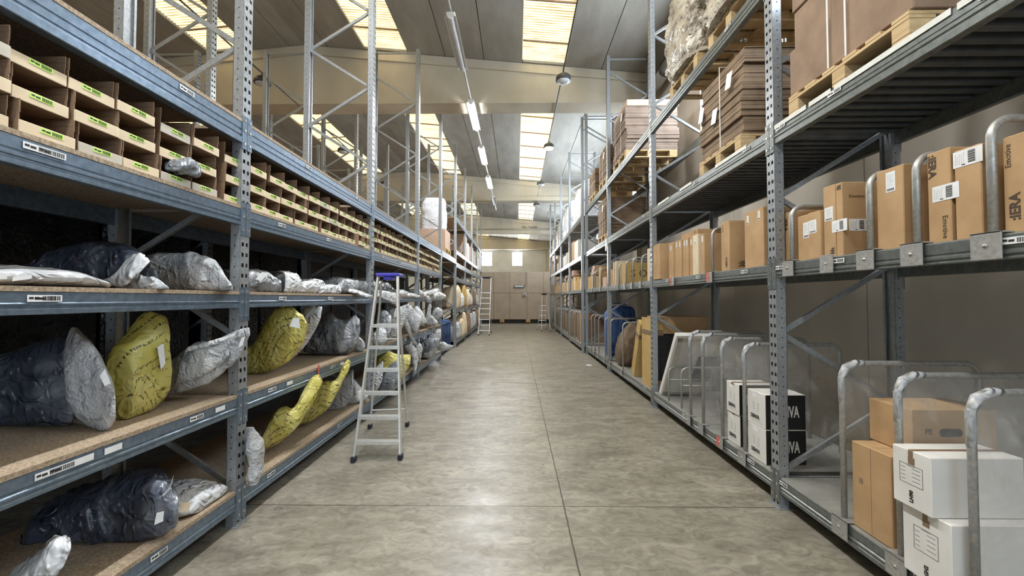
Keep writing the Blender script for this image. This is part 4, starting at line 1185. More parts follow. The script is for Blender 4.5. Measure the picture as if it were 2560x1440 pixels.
thin = [(5.447, 5.29, 2.337), (5.28, 5.13, 2.335), (5.12, 5.03, 2.325), (5.02, 4.91, 2.325), (4.905, 4.83, 2.322), (4.82, 4.72, 2.315), (4.708, 4.573, 2.325), (4.533, 4.446, 2.312)]
for i, (a, c, zt) in enumerate(thin):
    o = carton(['thin carton at the far end of the row of eight upright thin cartons', 'second thin carton from the far end of the row of eight', 'third thin carton from the far end of the row of eight', 'fourth thin carton from the far end of the row of eight',
                'fifth thin carton from the far end of the row of eight', 'sixth thin carton from the far end of the row of eight', 'pale thin carton, second nearest in the row of eight', 'nearest carton of the row of eight, broad dark side behind a hoop'][i],
               FX + .012 * (i % 2), c, ZH, 2.62, a, zt, mt='card' if i != 6 else 'kraft', seam=None, group='row of eight thin cartons')
    stick(o, 'small', FX + .012 * (i % 2), (a + c) / 2, zt - .06 - (.02 if i == 0 else 0))
o = carton('flat carton lying on top of the row of eight thin cartons', 2.16, 4.84, 2.34, 2.75, 5.32, 2.43, seam=None)
letter(o, ':E', .04, 'ink_brown', (2.16, 4.92, 2.4), 'X', .001)
o = carton('pair-front carton with dark side at the second right pillar', 1.985, 5.63, ZH, 2.55, 5.78, 2.365, seam=None)
o = carton('slim carton touching the second right pillar from the near side', 1.985, 5.79, ZH, 2.5, 5.90, 2.36, seam=None)
o = carton('slim pale carton just past the second right pillar', FX, 6.18, ZH, 2.5, 6.34, 2.37, mt='kraft', seam=None)
o = carton('wide golden brown carton with round print behind three hoops', FX, 7.62, ZH, 2.9, 7.84, 2.27, mt='card_y', seam=None)
letter(o, 'S O', .2, 'ink_brown', (2.3, 7.62, 2.06), 'Y', .001)
for i, (y, lean) in enumerate(((8.36, -.1), (8.56, -.1))):
    c = Vector((2.3, y, ZH)); t = empty('leaning_board', c, ['nearer of two pale boards leaning together past the golden carton', 'farther of two pale boards leaning together past the golden carton'][i], 'board', 'pair of leaning boards')
    b = MB(); b.cbox(-.27, -.03, 0.003, .27, .03, .5, .004, 0, Matrix.Rotation(.13, 4, 'X')); b.build('board_body', M['kraft'], t, c)
o = carton('slim carton between the leaning boards and the third right pillar', FX, 8.66, ZH, 2.5, 8.82, 2.22, seam=None)
b3 = [(9.22, 9.62, 2.09, 'small squat carton just past the third right pillar', 'card_pink'), (9.76, 9.9, 2.37, 'tall thin carton past the squat carton', 'card'), (9.92, 10.05, 2.36, 'second tall thin carton past the squat carton', 'card_y'),
      (10.8, 10.98, 2.2, 'pale carton under the stacked small boxes', 'kraft'), (11.02, 11.2, 2.22, 'carton left of the pale carton under the stacked boxes', 'card'), (11.22, 11.4, 2.2, 'carton nearest the end of the near right rack', 'card_y'), (11.42, 11.6, 2.2, 'last carton of the near right rack against its end pillar', 'card')]
for a, c, zt, lb_, mt in b3: carton(lb_, FX, a, ZH, 2.55, c, zt, mt=mt, seam=None)
for i in range(3):
    carton(['bottom box of the three small boxes stacked on the pale carton', 'middle box of the three small boxes stacked on the pale carton', 'top box of the three small boxes stacked on the pale carton'][i], FX + .02 * i, 10.8, 2.225 + .085 * i, 2.6, 11.12, 2.307 + .085 * i, mt='card_pink', seam=None, group='three small boxes in a stack')

# far right rack: rows of upright cartons
rg = random.Random(11)
PIL = ['first', 'second', 'third', 'fourth', 'fifth']
def pastpillar(y, ys):
    k = max(i for i, p in enumerate(ys) if p <= y + .001)
    return k, PIL[k]
def farrow(z, ya, yb, x, group, what, hmin, hmax, mats, wmin=.1, wmax=.3, depth=.55):
    y = ya; cnt = {}
    while y < yb:
        w_ = rg.uniform(wmin, wmax)
        if any(abs(y + w_ / 2 - p - .05) < .05 + w_ / 2 + .02 for p in YRF):
            y += .05; continue
        k, pn = pastpillar(y, YRF); cnt[k] = cnt.get(k, -1) + 1
        carton('%s of the far right rack, %s past its %s pillar' % (what, ordinal(cnt[k]).replace('nearest', 'first'), pn), x + rg.uniform(0, .03), y, z, x + depth, y + w_, z + rg.uniform(hmin, hmax), mt=rg.choice(mats), seam=None, group=group)
        y += w_ + rg.choice([.005, .005, .01, .12])
farrow(ZH, 12.15, 23.0, 1.96, 'carton row on the far right rack', 'upright carton on the eye-level shelf', .3, .5, ['card', 'card_y', 'card_pink', 'kraft'])
for i, (y, z, h) in enumerate(((14.2, 2.4, .09), (14.2, 2.495, .09), (16.2, 2.42, .1))):
    carton(['lower of two flat boxes topping the far right carton row', 'upper of two flat boxes topping the far right carton row', 'single flat box topping the far right carton row'][i], 2.0, y, z, 2.6, y + .5, z + h, mt='card_pink', seam=None)
farrow(2.882, 13.0, 23.0, 1.97, 'goods on the third beam of the far right rack', 'carton on the third beam', .4, .85, ['card_pink', 'white_card', 'white_card', 'card'], .5, .9, depth=.8)

# white machine cartons on the floor-level shelf
WG = 'white cartons with black sides'
def denva(label, x0, y0, z0, y1, z1, x1, right_text=True):
    o = carton(label, x0, y0, z0, x1, y1, z1, mt='white_card', side='black_card', seam=None, group=WG)
    yc = (y0 + y1) / 2
    h = z1 - z0
    letter(o, 'DENVA', .045, 'ink', (x0, yc + .015, z0 + h * .25), 'X', .0022, .8)
    b = MB()
    for j, k in ((-.03, 5), (.03, 6)):
        for q in range(k): b.box(x0 - .0008, yc - j - .012, z0 + h * (.66 - .05 * q), x0, yc - j + .014, z0 + h * (.675 - .05 * q))
    b.box(x0 - .0008, yc - .09, z0 + h * .115, x0, yc + .07, z0 + h * .122)
    b.box(x0 - .0008, yc - .05, z0 + h * .15, x0, yc + .05, z0 + h * .155)
    cc = WL[o.name]; b.v = [(p[0] - cc.x, p[1] - cc.y, p[2] - cc.z) for p in b.v]
    b.build('printed_lines', M['ink_soft'], o, cc)
    b = MB(); b.box(x0 - .0012, yc - .02, z0 + h * .84, x0, yc + .05, z0 + h * .93)
    b.v = [(p[0] - cc.x, p[1] - cc.y, p[2] - cc.z) for p in b.v]
    b.build('paper_slip', M['paper'], o, cc)
    b = MB(); b.box(x0 - .001, yc - .025, z1 - .035, x0, yc + .025, z1 - .004); b.box(x0 - .001, yc - .025, z1, x1, yc + .025, z1 + .001)
    b.v = [(p[0] - cc.x, p[1] - cc.y, p[2] - cc.z) for p in b.v]
    b.build('tape', M['tape'] if y0 > 3.6 else M['strap'], o, cc)
    letter(o, 'DENVA', .125, 'white_ink', (x0 + .17, y0, z0 + h * .5), 'Y', .004, .5)
    return o
denva('upper white carton with black side lettering, right behind the nearest right pillar', 2.03, 3.36, ZI + .285, 3.615, ZI + .57, 2.36)
denva('lower white carton with black side lettering, right behind the nearest right pillar', 2.03, 3.36, ZI, 3.615, ZI + .284, 2.36)
denva('upper white and black carton of the farther stack, between two wrapped hoops', 2.03, 3.75, ZI + .285, 3.97, ZI + .57, 2.36)
denva('lower white and black carton of the farther stack, between two wrapped hoops', 2.04, 3.76, ZI, 3.98, ZI + .284, 2.36)

def plainwhite(label, x0, y0, z0, x1, y1, z1, txt):
    o = carton(label, x0, y0, z0, x1, y1, z1, mt='white_card', seam=None, group='plain white cartons')
    cc = WL[o.name]; yc = (y0 + y1) / 2; h = z1 - z0
    b = MB(); t = .0008; w_ = .058; za, zb = z0 + h * .40, z0 + h * .74
    for q in ((yc - w_, za, yc + w_, za + .0016), (yc - w_, zb - .0016, yc + w_, zb), (yc - w_, za, yc - w_ + .0016, zb), (yc + w_ - .0016, za, yc + w_, zb)):
        b.box(x0 - t, q[0], q[1], x0, q[2], q[3])
    for j in range(4):
        z = za + (zb - za) * (.18 + .2 * j)
        b.box(x0 - t, yc + .03, z, x0, yc + .052, z + .0016); b.box(x0 - t, yc - .045, z + .004, x0, yc - .005, z + .0056)
    b.box(x0 - t, yc - .02, zb - .006, x0, yc + .02, zb - .0044)
    b.v = [(p[0] - cc.x, p[1] - cc.y, p[2] - cc.z) for p in b.v]; b.build('printed_panel', M['ink'], o, cc)
    b = MB(); b.box(x0 - .001, yc - .012, z1 - .05, x0, yc + .012, z1 - .003); b.box(x0 - .0006, yc - .02, z1 - .07, x0, yc + .014, z1 - .035)
    b.box(x0 - .001, yc - .012, z1, x1, yc + .012, z1 + .001)
    b.v = [(p[0] - cc.x, p[1] - cc.y, p[2] - cc.z) for p in b.v]; b.build('tape', M['tape'], o, cc)
    b = MB(); b.box(x0 + .004, yc - .002, z1 - .0005, x1 - .004, yc + .002, z1 + .0008)
    b.v = [(p[0] - cc.x, p[1] - cc.y, p[2] - cc.z) for p in b.v]; b.build('flap_seam', M['dark'], o, cc)
    if txt: letter(o, txt, .026, 'ink', (x0, yc, z0 + .055), 'Xup', .0012)
    return o
plainwhite('upper plain white carton with a printed box, beside the nearest wrapped hoops', 1.93, 1.933, .577, 2.36, 2.127, .856, 'LH90')
plainwhite('lower plain white carton with a printed box, under the other white carton', 1.96, 1.88, ZI, 2.39, 2.112, .575, 'GH2')
o = carton('plain brown carton with taped seam, between the two nearest wrapped hoops', 2.03, 2.245, ZI, 2.6, 2.505, ZI + .5, mt='card')
b = MB(); cc = WL[o.name]; b.box(2.0285 - cc.x, 2.43 - cc.y, .27, 2.03 - cc.x, 2.455 - cc.y, .30); b.build('stain', M['tape'], o, cc)
o = carton('brown carton lying on the plain brown carton, oval hand hole on its end', 2.16, 2.26, ZI + .503, 2.62, 2.53, ZI + .75, mt='card', seam=None)
letter(o, 'PE', .04, 'ink_brown', (2.25, 2.26, ZI + .63), 'Y', .001)
b = MB(); b.tube([(2.33, 2.259, ZI + .625), (2.33, 2.2592, ZI + .625)], .025, 16); 
b = MB()
pts = [(math.cos(2 * PI * k / 24) * (.022) + (.04 if math.cos(2 * PI * k / 24) > 0 else -.04), math.sin(2 * PI * k / 24) * .022) for k in range(24)]
cc = WL[o.name]
b.prism([(2.37 + p[0] - cc.x, ZI + .625 + p[1] - cc.z) for p in pts], 'y', 2.2585 - cc.y, 2.26 - cc.y); b.build('hand_hole', M['dark'], o, cc)

# white panel leaning in the second bay
c = Vector((2.02, 5.8, ZI + .006)); t = empty('leaning_board', c, 'white framed panel leaning towards the wrapped hoops, past the second right pillar', 'board')
mt_ = Matrix.Rotation(.6, 4, 'X')
b = MB(); b.cbox(0, -.035, 0.024, .62, .035, 1.09, .004, 0, mt_); b.build('panel_body', M['white_card'], t, c)
b = MB()
for q in ((0.03, .05, .59, .10), (.03, 1.0, .59, 1.06), (.03, .05, .09, 1.06), (.53, .05, .59, 1.06)): b.box(q[0], -.045, q[1], q[2], -.035, q[3], 0, mt_)
b.build('panel_frame', M['kraft_g'], t, c)
b = MB(); b.box(.35, -.05, .3, .6, -.0455, .75, 0, mt_); b.build('dark_backing', M['black_card'], t, c)
t = carton('black slab in golden cardboard edging, just past the second right pillar', 2.06, 6.16, ZI, 2.85, 6.6, 1.05, mt='black_card', name='edged_slab', cat='packed panel', seam=None)
b = MB(); cc = WL[t.name]
for q in ((2.03, 6.15, 0, 2.06, 6.61, 1.06), (2.03, 6.14, 0, 2.2, 6.16, .12), (2.03, 6.14, .88, 2.2, 6.16, 1.06)): b.box(q[0] - cc.x, q[1] - cc.y, q[2], q[3] - cc.x, q[4] - cc.y, q[5])
b.build('edge_guard', M['card_y'], t, cc)
b = MB(); b.box(2.027 - cc.x, 6.138 - cc.y, .80, 2.21 - cc.x, 6.612 - cc.y, .87); b.build('tape', M['tape'], t, cc)
carton('wide brown carton lying on the black edged slab', 2.12, 6.17, 1.063, 2.88, 6.62, 1.32, mt='card', seam=None)
c = Vector((2.04, 7.22, ZI)); t = empty('leaning_board', c, 'golden cardboard-wrapped plank leaning away with brown tape round its top', 'board')
mt_ = Matrix.Rotation(.42, 4, 'X')
b = MB(); b.cbox(0, -.09, .04, .45, .09, 1.06, .004, 0, mt_); b.build('plank_body', M['card_y'], t, c)
b = MB(); b.cbox(-.003, -.093, .78, .453, .093, .86, .003, 0, mt_); b.build('tape', M['tape'], t, c)
o = wrap('brown_bundle', 'rumpled brown blanket bundle behind hoops past the leaning plank', 'bundle', M['brown_fab'],
     [((2.1, 8.3, ZI + .02), (2.1, 8.3, .75), .5), ((2.35, 8.3, ZI + .02), (2.35, 8.25, 1.1), .6), ((2.7, 8.3, ZI + .02), (2.7, 8.3, .95), .5)], None, (0, 1, 0), amp=.05, seed=91, freq=4, minz=ZI)
o = wrap('blue_bag', 'big blue fabric bag hanging over on the floor-level shelf by the third right pillar', 'bag', M['blue_bag'],
     [((2.16, 9.64, ZI + .02), (2.14, 9.64, 1.3), .42), ((2.3, 9.64, ZI + .02), (2.28, 9.64, 1.42), .5), ((2.55, 9.64, ZI + .02), (2.55, 9.64, 1.43), .5), ((2.72, 9.64, ZI + .02), (2.74, 9.64, 1.36), .42)], None, (0, 1, 0), amp=.05, seed=92, freq=3.5, minz=ZI)
wrap('film_cover', None, None, M['poly_w'], [((2.2, 9.64, 1.42), (2.2, 9.64, 1.45), .35), ((2.45, 9.64, 1.43), (2.45, 9.64, 1.47), .45), ((2.7, 9.64, 1.4), (2.7, 9.64, 1.43), .35)], None, (0, 1, 0), amp=.012, seed=93, freq=8, n=16, m=16, root=o)

# ------------------------------------------------------------------ hoop dividers
def hoop(label, x0, x1, y, z, h, r=.017, film=False, plate=.12, group='tube hoops on the right rack', low=None, red=False, gap=0.0):
    t = empty('hoop_divider', (x0, y, z), label, 'divider', group)
    R = .085
    pts = [(0, 0, 0.002), (0, 0, h - R)]
    for k in range(1, 9): a = PI / 2 * k / 8; pts.append((R - R * math.cos(a), 0, h - R + R * math.sin(a)))
    L = x1 - x0
    for k in range(0, 9): a = PI / 2 * k / 8; pts.append((L - R + R * math.sin(a), 0, h - R + R * math.cos(a)))
    pts.append((L, 0, 0.002))
    b = MB(); b.tube(pts, r, 10); b.build('tube', M['zinc'], t, (x0, y, z))
    if low:
        b = MB(); b.tube([(0, 0, low), (L, 0, low)], r * .7, 8); b.build('cross_bar', M['zinc'], t, (x0, y, z))
    if plate:
        b = MB(); b.cbox(XRF - .02 - x0, -plate / 2, -.105, XRF - .012 - x0, plate / 2, .012, .002)
        b.cbox(XRF - .02 - x0, -plate / 2, .004, .03, plate / 2, .012, .002)
        b.tube([(XRF - .024 - x0, 0, -.045), (XRF - .012 - x0, 0, -.045)], .009, 8)
        b.build('clamp_plate', M['zinc'], t, (x0, y, z))
        if red:
            b = MB(); b.box(XRF - .0215 - x0, .0, -.09, XRF - .02 - x0, plate / 2, .0); b.build('tape_strip', M['red'], t, (x0, y, z))
    if film:
        b = MB()
        for s in (-1, 1):
            nx, nz = 14, 14
            vs = []; fs = []
            for i in range(nx + 1):
                for j in range(nz + 1):
                    u, v = i / nx, j / nz
                    zz = gap + (h - gap) * v; xx = L * u
                    # follow rounded corners
                    if v > .9:
                        ins = R * (1 - math.cos(math.asin(min(1, (v - .9) / .1)))) ; xx = min(max(xx, ins), L - ins)
                    ny = (r + .002) * (1 if (i in (0, nx) or j == nz) else .55) + .006 * noise.noise(Vector((xx * 6, zz * 6, y * 7 + s)))
                    vs.append((xx, s * ny, min(zz, h - .001)))
            for i in range(nx):
                for j in range(nz):
                    q = (i * (nz + 1) + j, (i + 1) * (nz + 1) + j, (i + 1) * (nz + 1) + j + 1, i * (nz + 1) + j + 1)
                    fs.append(q if s < 0 else q[::-1])
            b.add(vs, fs, 0, True)
        b.build('stretch_film', M['film'], t, (x0, y, z))
        # torn film bunched round the front corner
        b = MB(); b.tube([(-.002, 0, h - .24), (-.001, 0, h - R), (R * .3, 0, h - R * .3), (R, 0, h + .002), (R + .05, 0, h + .002)], r + .004, 9, radii=[r + .001, r + .003, r + .006, r + .004, r + .001]); b.build('bunched_film', M['poly'], t, (x0, y, z))
    return t
HX0, HX1 = 2.02, 2.86
big = [(1.84, .94), (2.185, .95), (2.557, .955), (3.64, .95), (4.03, .96), (4.44, .965), (4.76, .97)]
names = ['nearest film-wrapped steel hoop, in front of the white cartons', 'second nearest film-wrapped steel hoop, behind the upper white carton', 'third nearest film-wrapped steel hoop, left of the brown carton', 'fourth film-wrapped steel hoop, between the two white and black stacks', 'fifth film-wrapped steel hoop, past the farther white and black stack', 'sixth film-wrapped steel hoop, with an empty gap before it', 'farthest film-wrapped steel hoop, beside the leaning white panel']
for i, ((y, h), nm) in enumerate(zip(big, names)):
    hoop(nm, HX0, HX1, y, ZI, h, film=True, gap=.0, red=(i == 4), group='film wrapped hoops')
hoop('small steel hoop with a cross bar, nearer of two beside the leaning white panel', HX0 + .02, 2.75, 5.07, ZI, .5, .011, low=.28, plate=0)
hoop('small steel hoop with a cross bar, farther of two beside the leaning white panel', HX0, 2.75, 5.44, ZI, .45, .011, low=.28, plate=0)
for i, (y, h) in enumerate(((7.75, .9), (8.72, .92), (9.28, .92), (10.0, .92), (10.5, .92), (10.95, .92))):
    hoop('bare tall steel hoop on the floor-level shelf, %s past the second right pillar' % ['first', 'second', 'third', 'fourth', 'fifth', 'sixth'][i], HX0, HX1, y, ZI, h, .014, plate=.09)
up = [(1.735, .50, 'nearest thick hoop on the eye-level shelf, at the right picture edge'), (2.06, .46, 'second nearest hoop on the eye-level shelf, left of the printed carton'), (2.332, .45, 'third nearest hoop on the eye-level shelf, left of the broad carton'), (2.99, .41, 'hoop on the eye-level shelf just before the nearest right pillar'), (4.2, .46, 'hoop on the eye-level shelf beside the tall printed carton'),
      (6.55, .44, 'nearest of four hoops around the golden carton'), (7.05, .44, 'second of four hoops around the golden carton'), (7.5, .43, 'third of four hoops around the golden carton'), (8.0, .42, 'farthest of four hoops around the golden carton'), (9.70, .45, 'hoop past the squat carton on the eye-level shelf'), (10.4, .44, 'first of two hoops before the stacked small boxes'), (10.7, .43, 'second of two hoops before the stacked small boxes')]
for i, (y, h, lb_) in enumerate(up): hoop('bare steel ' + lb_, 2.022, 2.9, y, ZH, h, .017 if i < 4 else .014, plate=.115 if i < 5 else .09, red=(i == 4))
for y in (2.62, 5.2):
    t = empty('clamp_plate', (XRF - .02, y, ZH - .045), 'grey clamp plate without a hoop on the eye-level right beam, %s' % ('nearer one' if y < 4 else 'farther one'), 'bracket')
    b = MB(); b.cbox(0, -.055, -.06, .008, .055, .057, .002); b.tube([(-.004, 0, 0), (.002, 0, 0)], .009, 8); b.build('plate', M['zinc'], t, (XRF - .02, y, ZH - .045))
    if y > 4:
        b = MB(); b.box(-.0015, .0, -.05, 0, .05, .05); b.build('tape_strip', M['red'], t, (XRF - .02, y, ZH - .045))
hy = []
y = 12.2
while y < 22.6:
    if not any(abs(y - p - .05) < .12 for p in YRF): hy.append(y)
    y += .52 if y > 14.6 else .42
cnt = {}
for i, y in enumerate(hy):
    k, pn = pastpillar(y, YRF); cnt[k] = cnt.get(k, -1) + 1
    hoop('bare steel hoop at floor level on the far right rack, %s past its %s pillar' % (ordinal(cnt[k]).replace('nearest', 'first'), pn), 1.945, 2.85, y, ZI, .93, .014, plate=0, group='hoops on the far right rack')
    nx = hy[i + 1] if i + 1 < len(hy) else y + .4
    if nx - y < .6 and rg.random() < .75:
        carton('brown carton behind the %s floor-level hoop past the %s pillar, far right rack' % (ordinal(cnt[k]).replace('nearest', 'first'), pn), 2.06, y + .03, ZI, 2.76, nx - .04, ZI + rg.uniform(.6, .95), mt=rg.choice(['card_d', 'card_d', 'card']), seam=None, group='brown cartons between far hoops')

# ------------------------------------------------------------------ pallets and their loads
def pallet(label, x0, y0, z, dx=.95, dy=.8):
    t = empty('wooden_pallet', (x0, y0, z), label, 'pallet', 'pallets on the right rack')
    def P(nm, *bx):
        b = MB(); b.cbox(*bx, .003); b.build(nm, M['wood'], t, (x0, y0, z))
    bw = .1
    for k in range(3):
        yy = (0, (dy - bw) / 2, dy - bw)[k]
        P('skid_board', 0, yy, 0, dx, yy + bw, .022)
        for q in (0, (dx - .14) / 2, dx - .14): P('block', q, yy, .022, q + .14, yy + bw, .1)
    for q in (0, (dx - .14) / 2, dx - .14): P('stringer_board', q, 0, .1, q + .14, dy, .122)
    n = 6
    for k in range(n):
        yy = k * (dy - .1) / (n - 1); P('deck_board', 0, yy, .122, dx, yy + .1, .144)
    return t

def stack(label, x0, y0, z, dx, dy, hs, mt='stack', straps=(.3, .7), seed=0, slips=0, white_top=False):
    rr = random.Random(seed)
    t = empty('cardboard_stack', (x0 + dx / 2, y0 + dy / 2, z), label, 'cardboard stack', 'flat cardboard stacks on pallets')
    zz = z + .001
    for i, h in enumerate(hs):
        b = MB(); ox, oy = rr.uniform(-.018, .018), rr.uniform(-.018, .018)
        last = white_top and i == len(hs) - 1
        m_ = 'card_pink' if last else mt
        if last or mt == 'card_d':
            b.cbox(x0 + ox, y0 + oy, zz, x0 + dx + ox, y0 + dy + oy, zz + h - .004, .006)
        else:
            q = zz
            while q < zz + h - .01:
                e = min(q + rr.uniform(.035, .08), zz + h - .002)
                jx, jy = rr.uniform(-.009, .009), rr.uniform(-.009, .009)
                b.cbox(x0 + ox + jx, y0 + oy + jy, q, x0 + dx + ox + jx, y0 + dy + oy + jy, e - .0015, .002); q = e
        c = WL[t.name]; b.v = [(p[0] - c.x, p[1] - c.y, p[2] - c.z) for p in b.v]
        b.build('cardboard_bundle', M[m_], t, c)
        zz += h
    for f_ in straps:
        b = MB(); yy = y0 + dy * f_
        g = .03
        b.box(x0 - g, yy - .006, z, x0 - g + .003, yy + .006, zz + .008); b.box(x0 - g, yy - .006, zz + .006, x0 + dx + g, yy + .006, zz + .009)
        xx = x0 + dx * f_
        c = WL[t.name]; b.v = [(p[0] - c.x, p[1] - c.y, p[2] - c.z) for p in b.v]
        b.build('strap', M['strap'], t, c)
    for k in range(slips):
        yy = y0 + dy * (.2 + .35 * k); zc_ = z + (zz - z) * (.5 + .22 * ((k + 1) % 2) - .05 * k)
        b = MB(); b.box(-.002, -.05, -.075, 0, .05, .075); c = Vector((x0 - .033, yy, zc_))
        b.build('paper_slip', M['paper'], t, c, (.15, .08, 0))
    return t

PZ = .146
pallet('pallet under the tall smooth brown load at the top right of the picture', 2.006, 2.06, ZF, .95, .92)
stack('tall smooth brown cardboard load with white straps at the top right of the picture', 2.035, 2.04, ZF + PZ, .93, .93, [.34, .28, .32], 'card_d', (.45, .6), 1)
pallet('pallet under the sheet stack between the first two right pillars, third beam', 2.006, 3.62, ZF, .95, .82)
stack('flat cardboard sheets with three white slips, between the first two right pillars', 2.03, 3.63, ZF + PZ, .92, .81, [.17, .18, .17, .13, .14], 'stack', (.42,), 2, 3)
pallet('pallet holding the farther film-wrapped load on the top right beam', 2.006, 4.46, ZG, .95, .8)
pallet('pallet holding the nearer film-wrapped load on the top right beam', 2.006, 3.4, ZG, .95, .8)
for y, lb_, sd in ((4.44, 'farther of two film-wrapped brown loads on the top right beam', 5), (3.38, 'nearer of two film-wrapped brown loads on the top right beam, partly torn', 6)):
    z = ZG + PZ
    o = wrap('wrapped_load', lb_, 'wrapped pallet load', M['film_stack'],
         [((2.46, y + .02, z), (2.46, y + .82, z), .96), ((2.46, y, z + .3), (2.46, y + .84, z + .3), .98), ((2.47, y - .01, z + .7), (2.47, y + .84, z + .7), .98), ((2.5, y + .03, z + 1.1), (2.5, y + .83, z + 1.1), .92), ((2.52, y + .08, z + 1.5), (2.52, y + .8, z + 1.5), .86)], 'film wrapped loads', (1, 0, 0), amp=.045, seed=sd, freq=7, n=80, m=90, e=7, taper=(.05, .1), fold=.85, minz=z)
pallet('pallet under the dark sheet stack with a pale box on top, top right beam', 2.006, 7.42, ZG, .95, .95)
stack('dark flat cardboard sheets topped by a pale box, on the top right beam', 2.02, 7.42, ZG + PZ, .96, .95, [.2, .2, .22, .2, .12], 'stack_d', (.3, .75), 3, 1, True)
pallet('second pallet from the pale-topped stack on the top right beam', 2.005, 9.02, ZG, .95, .8)
stack('brown cardboard sheets with a pink slip beyond the pale-topped stack', 2.025, 9.04, ZG + PZ, .95, .8, [.2, .2, .2, .12], 'stack', (.4, .8), 4, 1)
pallet('pallet on the third beam by the third right pillar', 2.006, 9.15, ZF, .95, .82)
stack('tall flat cardboard stack on the third beam by the third right pillar', 2.02, 9.16, ZF + PZ, .95, .8, [.2, .22, .2, .2], 'stack', (.3, .6), 7, 1)
pallet('last pallet on the top beam of the near right rack', 2.006, 10.3, ZG, .95, .8)
stack('last brown cardboard stack on the top beam of the near right rack', 2.02, 10.3, ZG + PZ, .95, .8, [.2, .2, .2], 'stack', (.4,), 8)
p_ = (2.0 - .03, 8.92, 2.93)
b = MB(); b.box(XRF - .008, 9.0, 2.66, XRF - .005, 9.12, 2.93); tag(b.build('hanging_paper', M['paper']), 'white paper sheet hanging from the third beam at the third right pillar', 'paper')
# white wrapped goods high on the far right rack
rg = random.Random(5)
for i, y in enumerate((12.2, 13.4, 15.1, 16.4, 18.0, 19.3)):
    z = 4.062
    wrap('wrapped_load', 'white film-wrapped load high on the far right rack, %s from its near end' % ordinal(i).replace('nearest', 'first'), 'wrapped pallet load', M['white_film'],
         [((2.4, y, z), (2.4, y + .95, z), .8), ((2.4, y, z + .5), (2.4, y + .95, z + .5), .8), ((2.42, y + .04, z + 1.0 + rg.uniform(-.1, .3)), (2.42, y + .9, z + 1.0), .74)], 'white film loads', (1, 0, 0), amp=.02, seed=100 + i, n=14, m=28, e=6, taper=(.05, .1), minz=z)
# ------------------------------------------------------------------ far left rack goods
LG = 'goods on the far left rack'
t = pallet('dark pallet under the big pink-fronted carton on the top left deck', -2.72, 11.3, LZ['A'] + .002, .74, .9); t['group'] = LG
carton('big carton with pinkish front below the white film roll, top left deck', -2.74, 11.36, LZ['A'] + .148, -2.0, 12.2, 3.56, mt='card_pink', group=LG, seam=None)
wrap('film_roll', 'upright white film bundle standing on the big pink-fronted carton', 'film bundle', M['white_film'],
     [((-2.40, 11.45, 3.562), (-2.40, 12.1, 3.562), .64), ((-2.40, 11.43, 3.9), (-2.40, 12.12, 3.9), .66), ((-2.40, 11.45, 4.25), (-2.40, 12.1, 4.25), .64), ((-2.38, 11.5, 4.47), (-2.38, 12.05, 4.47), .55)], LG, (1, 0, 0), amp=.025, seed=120, n=24, m=28, e=5, taper=(.05, .15), minz=3.562)
carton('pink-fronted carton on the high beam of the far left rack', -2.76, 15.75, 3.202, -2.02, 16.5, 4.1, mt='card_pink', group=LG, seam=None)
rg = random.Random(21)
y = 16.9; i = 0
while y < 22.5:
    w_ = rg.uniform(.3, .5)
    if not any(abs(y + w_ / 2 - p - .05) < .07 + w_ / 2 for p in YLF):
        carton('upright %s package high on the far left rack, %s past the pink-fronted carton' % (['white', 'pale pink'][i % 2], ordinal(i).replace('nearest', 'first')), -2.7, y, 3.202, -2.02, y + w_, 3.2 + rg.uniform(.5, .8), mt=['white_card', 'card_pink'][i % 2], group=LG, seam=None); i += 1
    y += w_ + .15
far = [('kraft', 13.6, 1.27, .75, 'brown paper parcel, first past the blue cart'), ('poly_w', 14.5, 1.27, .5, 'white plastic parcel, second past the blue cart'), ('card_y', 15.2, 1.27, .8, 'golden paper parcel, third past the blue cart'), ('kraft', 16.4, 1.27, .7, 'pale paper parcel, fourth past the blue cart'), ('poly_w', 17.3, 1.27, .45, 'white parcel, fifth past the blue cart'), ('card_d', 18.7, 1.27, .7, 'dark parcel, sixth past the blue cart'), ('poly_w', 19.8, 1.27, .5, 'white parcel at the far end')]
for i, (mt, y, z, h, lb_) in enumerate(far):
    wrap('paper_parcel', lb_ + ', middle shelf of the far left rack', 'parcel', M[mt], [((-2.7, y, z + .003), (-2.7, y, z + h * .6), .4), ((-2.35, y, z + .003), (-2.35, y + .05, z + h * .9), .5), ((-2.05, y + .05, z + .003), (-2.0, y + .1, z + h), .42), ((-1.9, y + .1, z + .1), (-1.9, y + .1, z + h * .8), .2)], LG, (0, 1, 0), amp=.06, seed=130 + i, freq=4, n=20, m=22, minz=z)
far = [('poly', 13.55, .25, .5, 'grey bag corner, first past the blue cart'), ('kraft', 14.5, .25, .62, 'torn pale paper parcel, second past the blue cart'), ('kraft', 15.05, .25, .8, 'tall torn paper parcel, third past the blue cart'), ('card_d', 16.3, .25, .8, 'brown parcel, fourth past the blue cart'), ('poly', 17.2, .25, .7, 'grey parcel, fifth past the blue cart'), ('poly_w', 18.6, .25, .72, 'white parcel, sixth past the blue cart'), ('card_d', 19.6, .25, .8, 'dark parcel at the far end')]
for i, (mt, y, z, h, lb_) in enumerate(far):
    wrap('paper_parcel', lb_ + ', floor-level shelf of the far left rack', 'parcel', M[mt], [((-2.7, y, z + .003), (-2.7, y, z + h * .7), .4), ((-2.3, y, z + .003), (-2.3, y + .05, z + h * .8), .45), ((-2.0, y + .05, z + .003), (-1.95, y + .1, z + h), .36), ((-1.86, y + .1, z + .06), (-1.86, y + .1, z + h * .7), .15)], LG, (0, 1, 0), amp=.06, seed=140 + i, freq=4, n=20, m=22, minz=z)
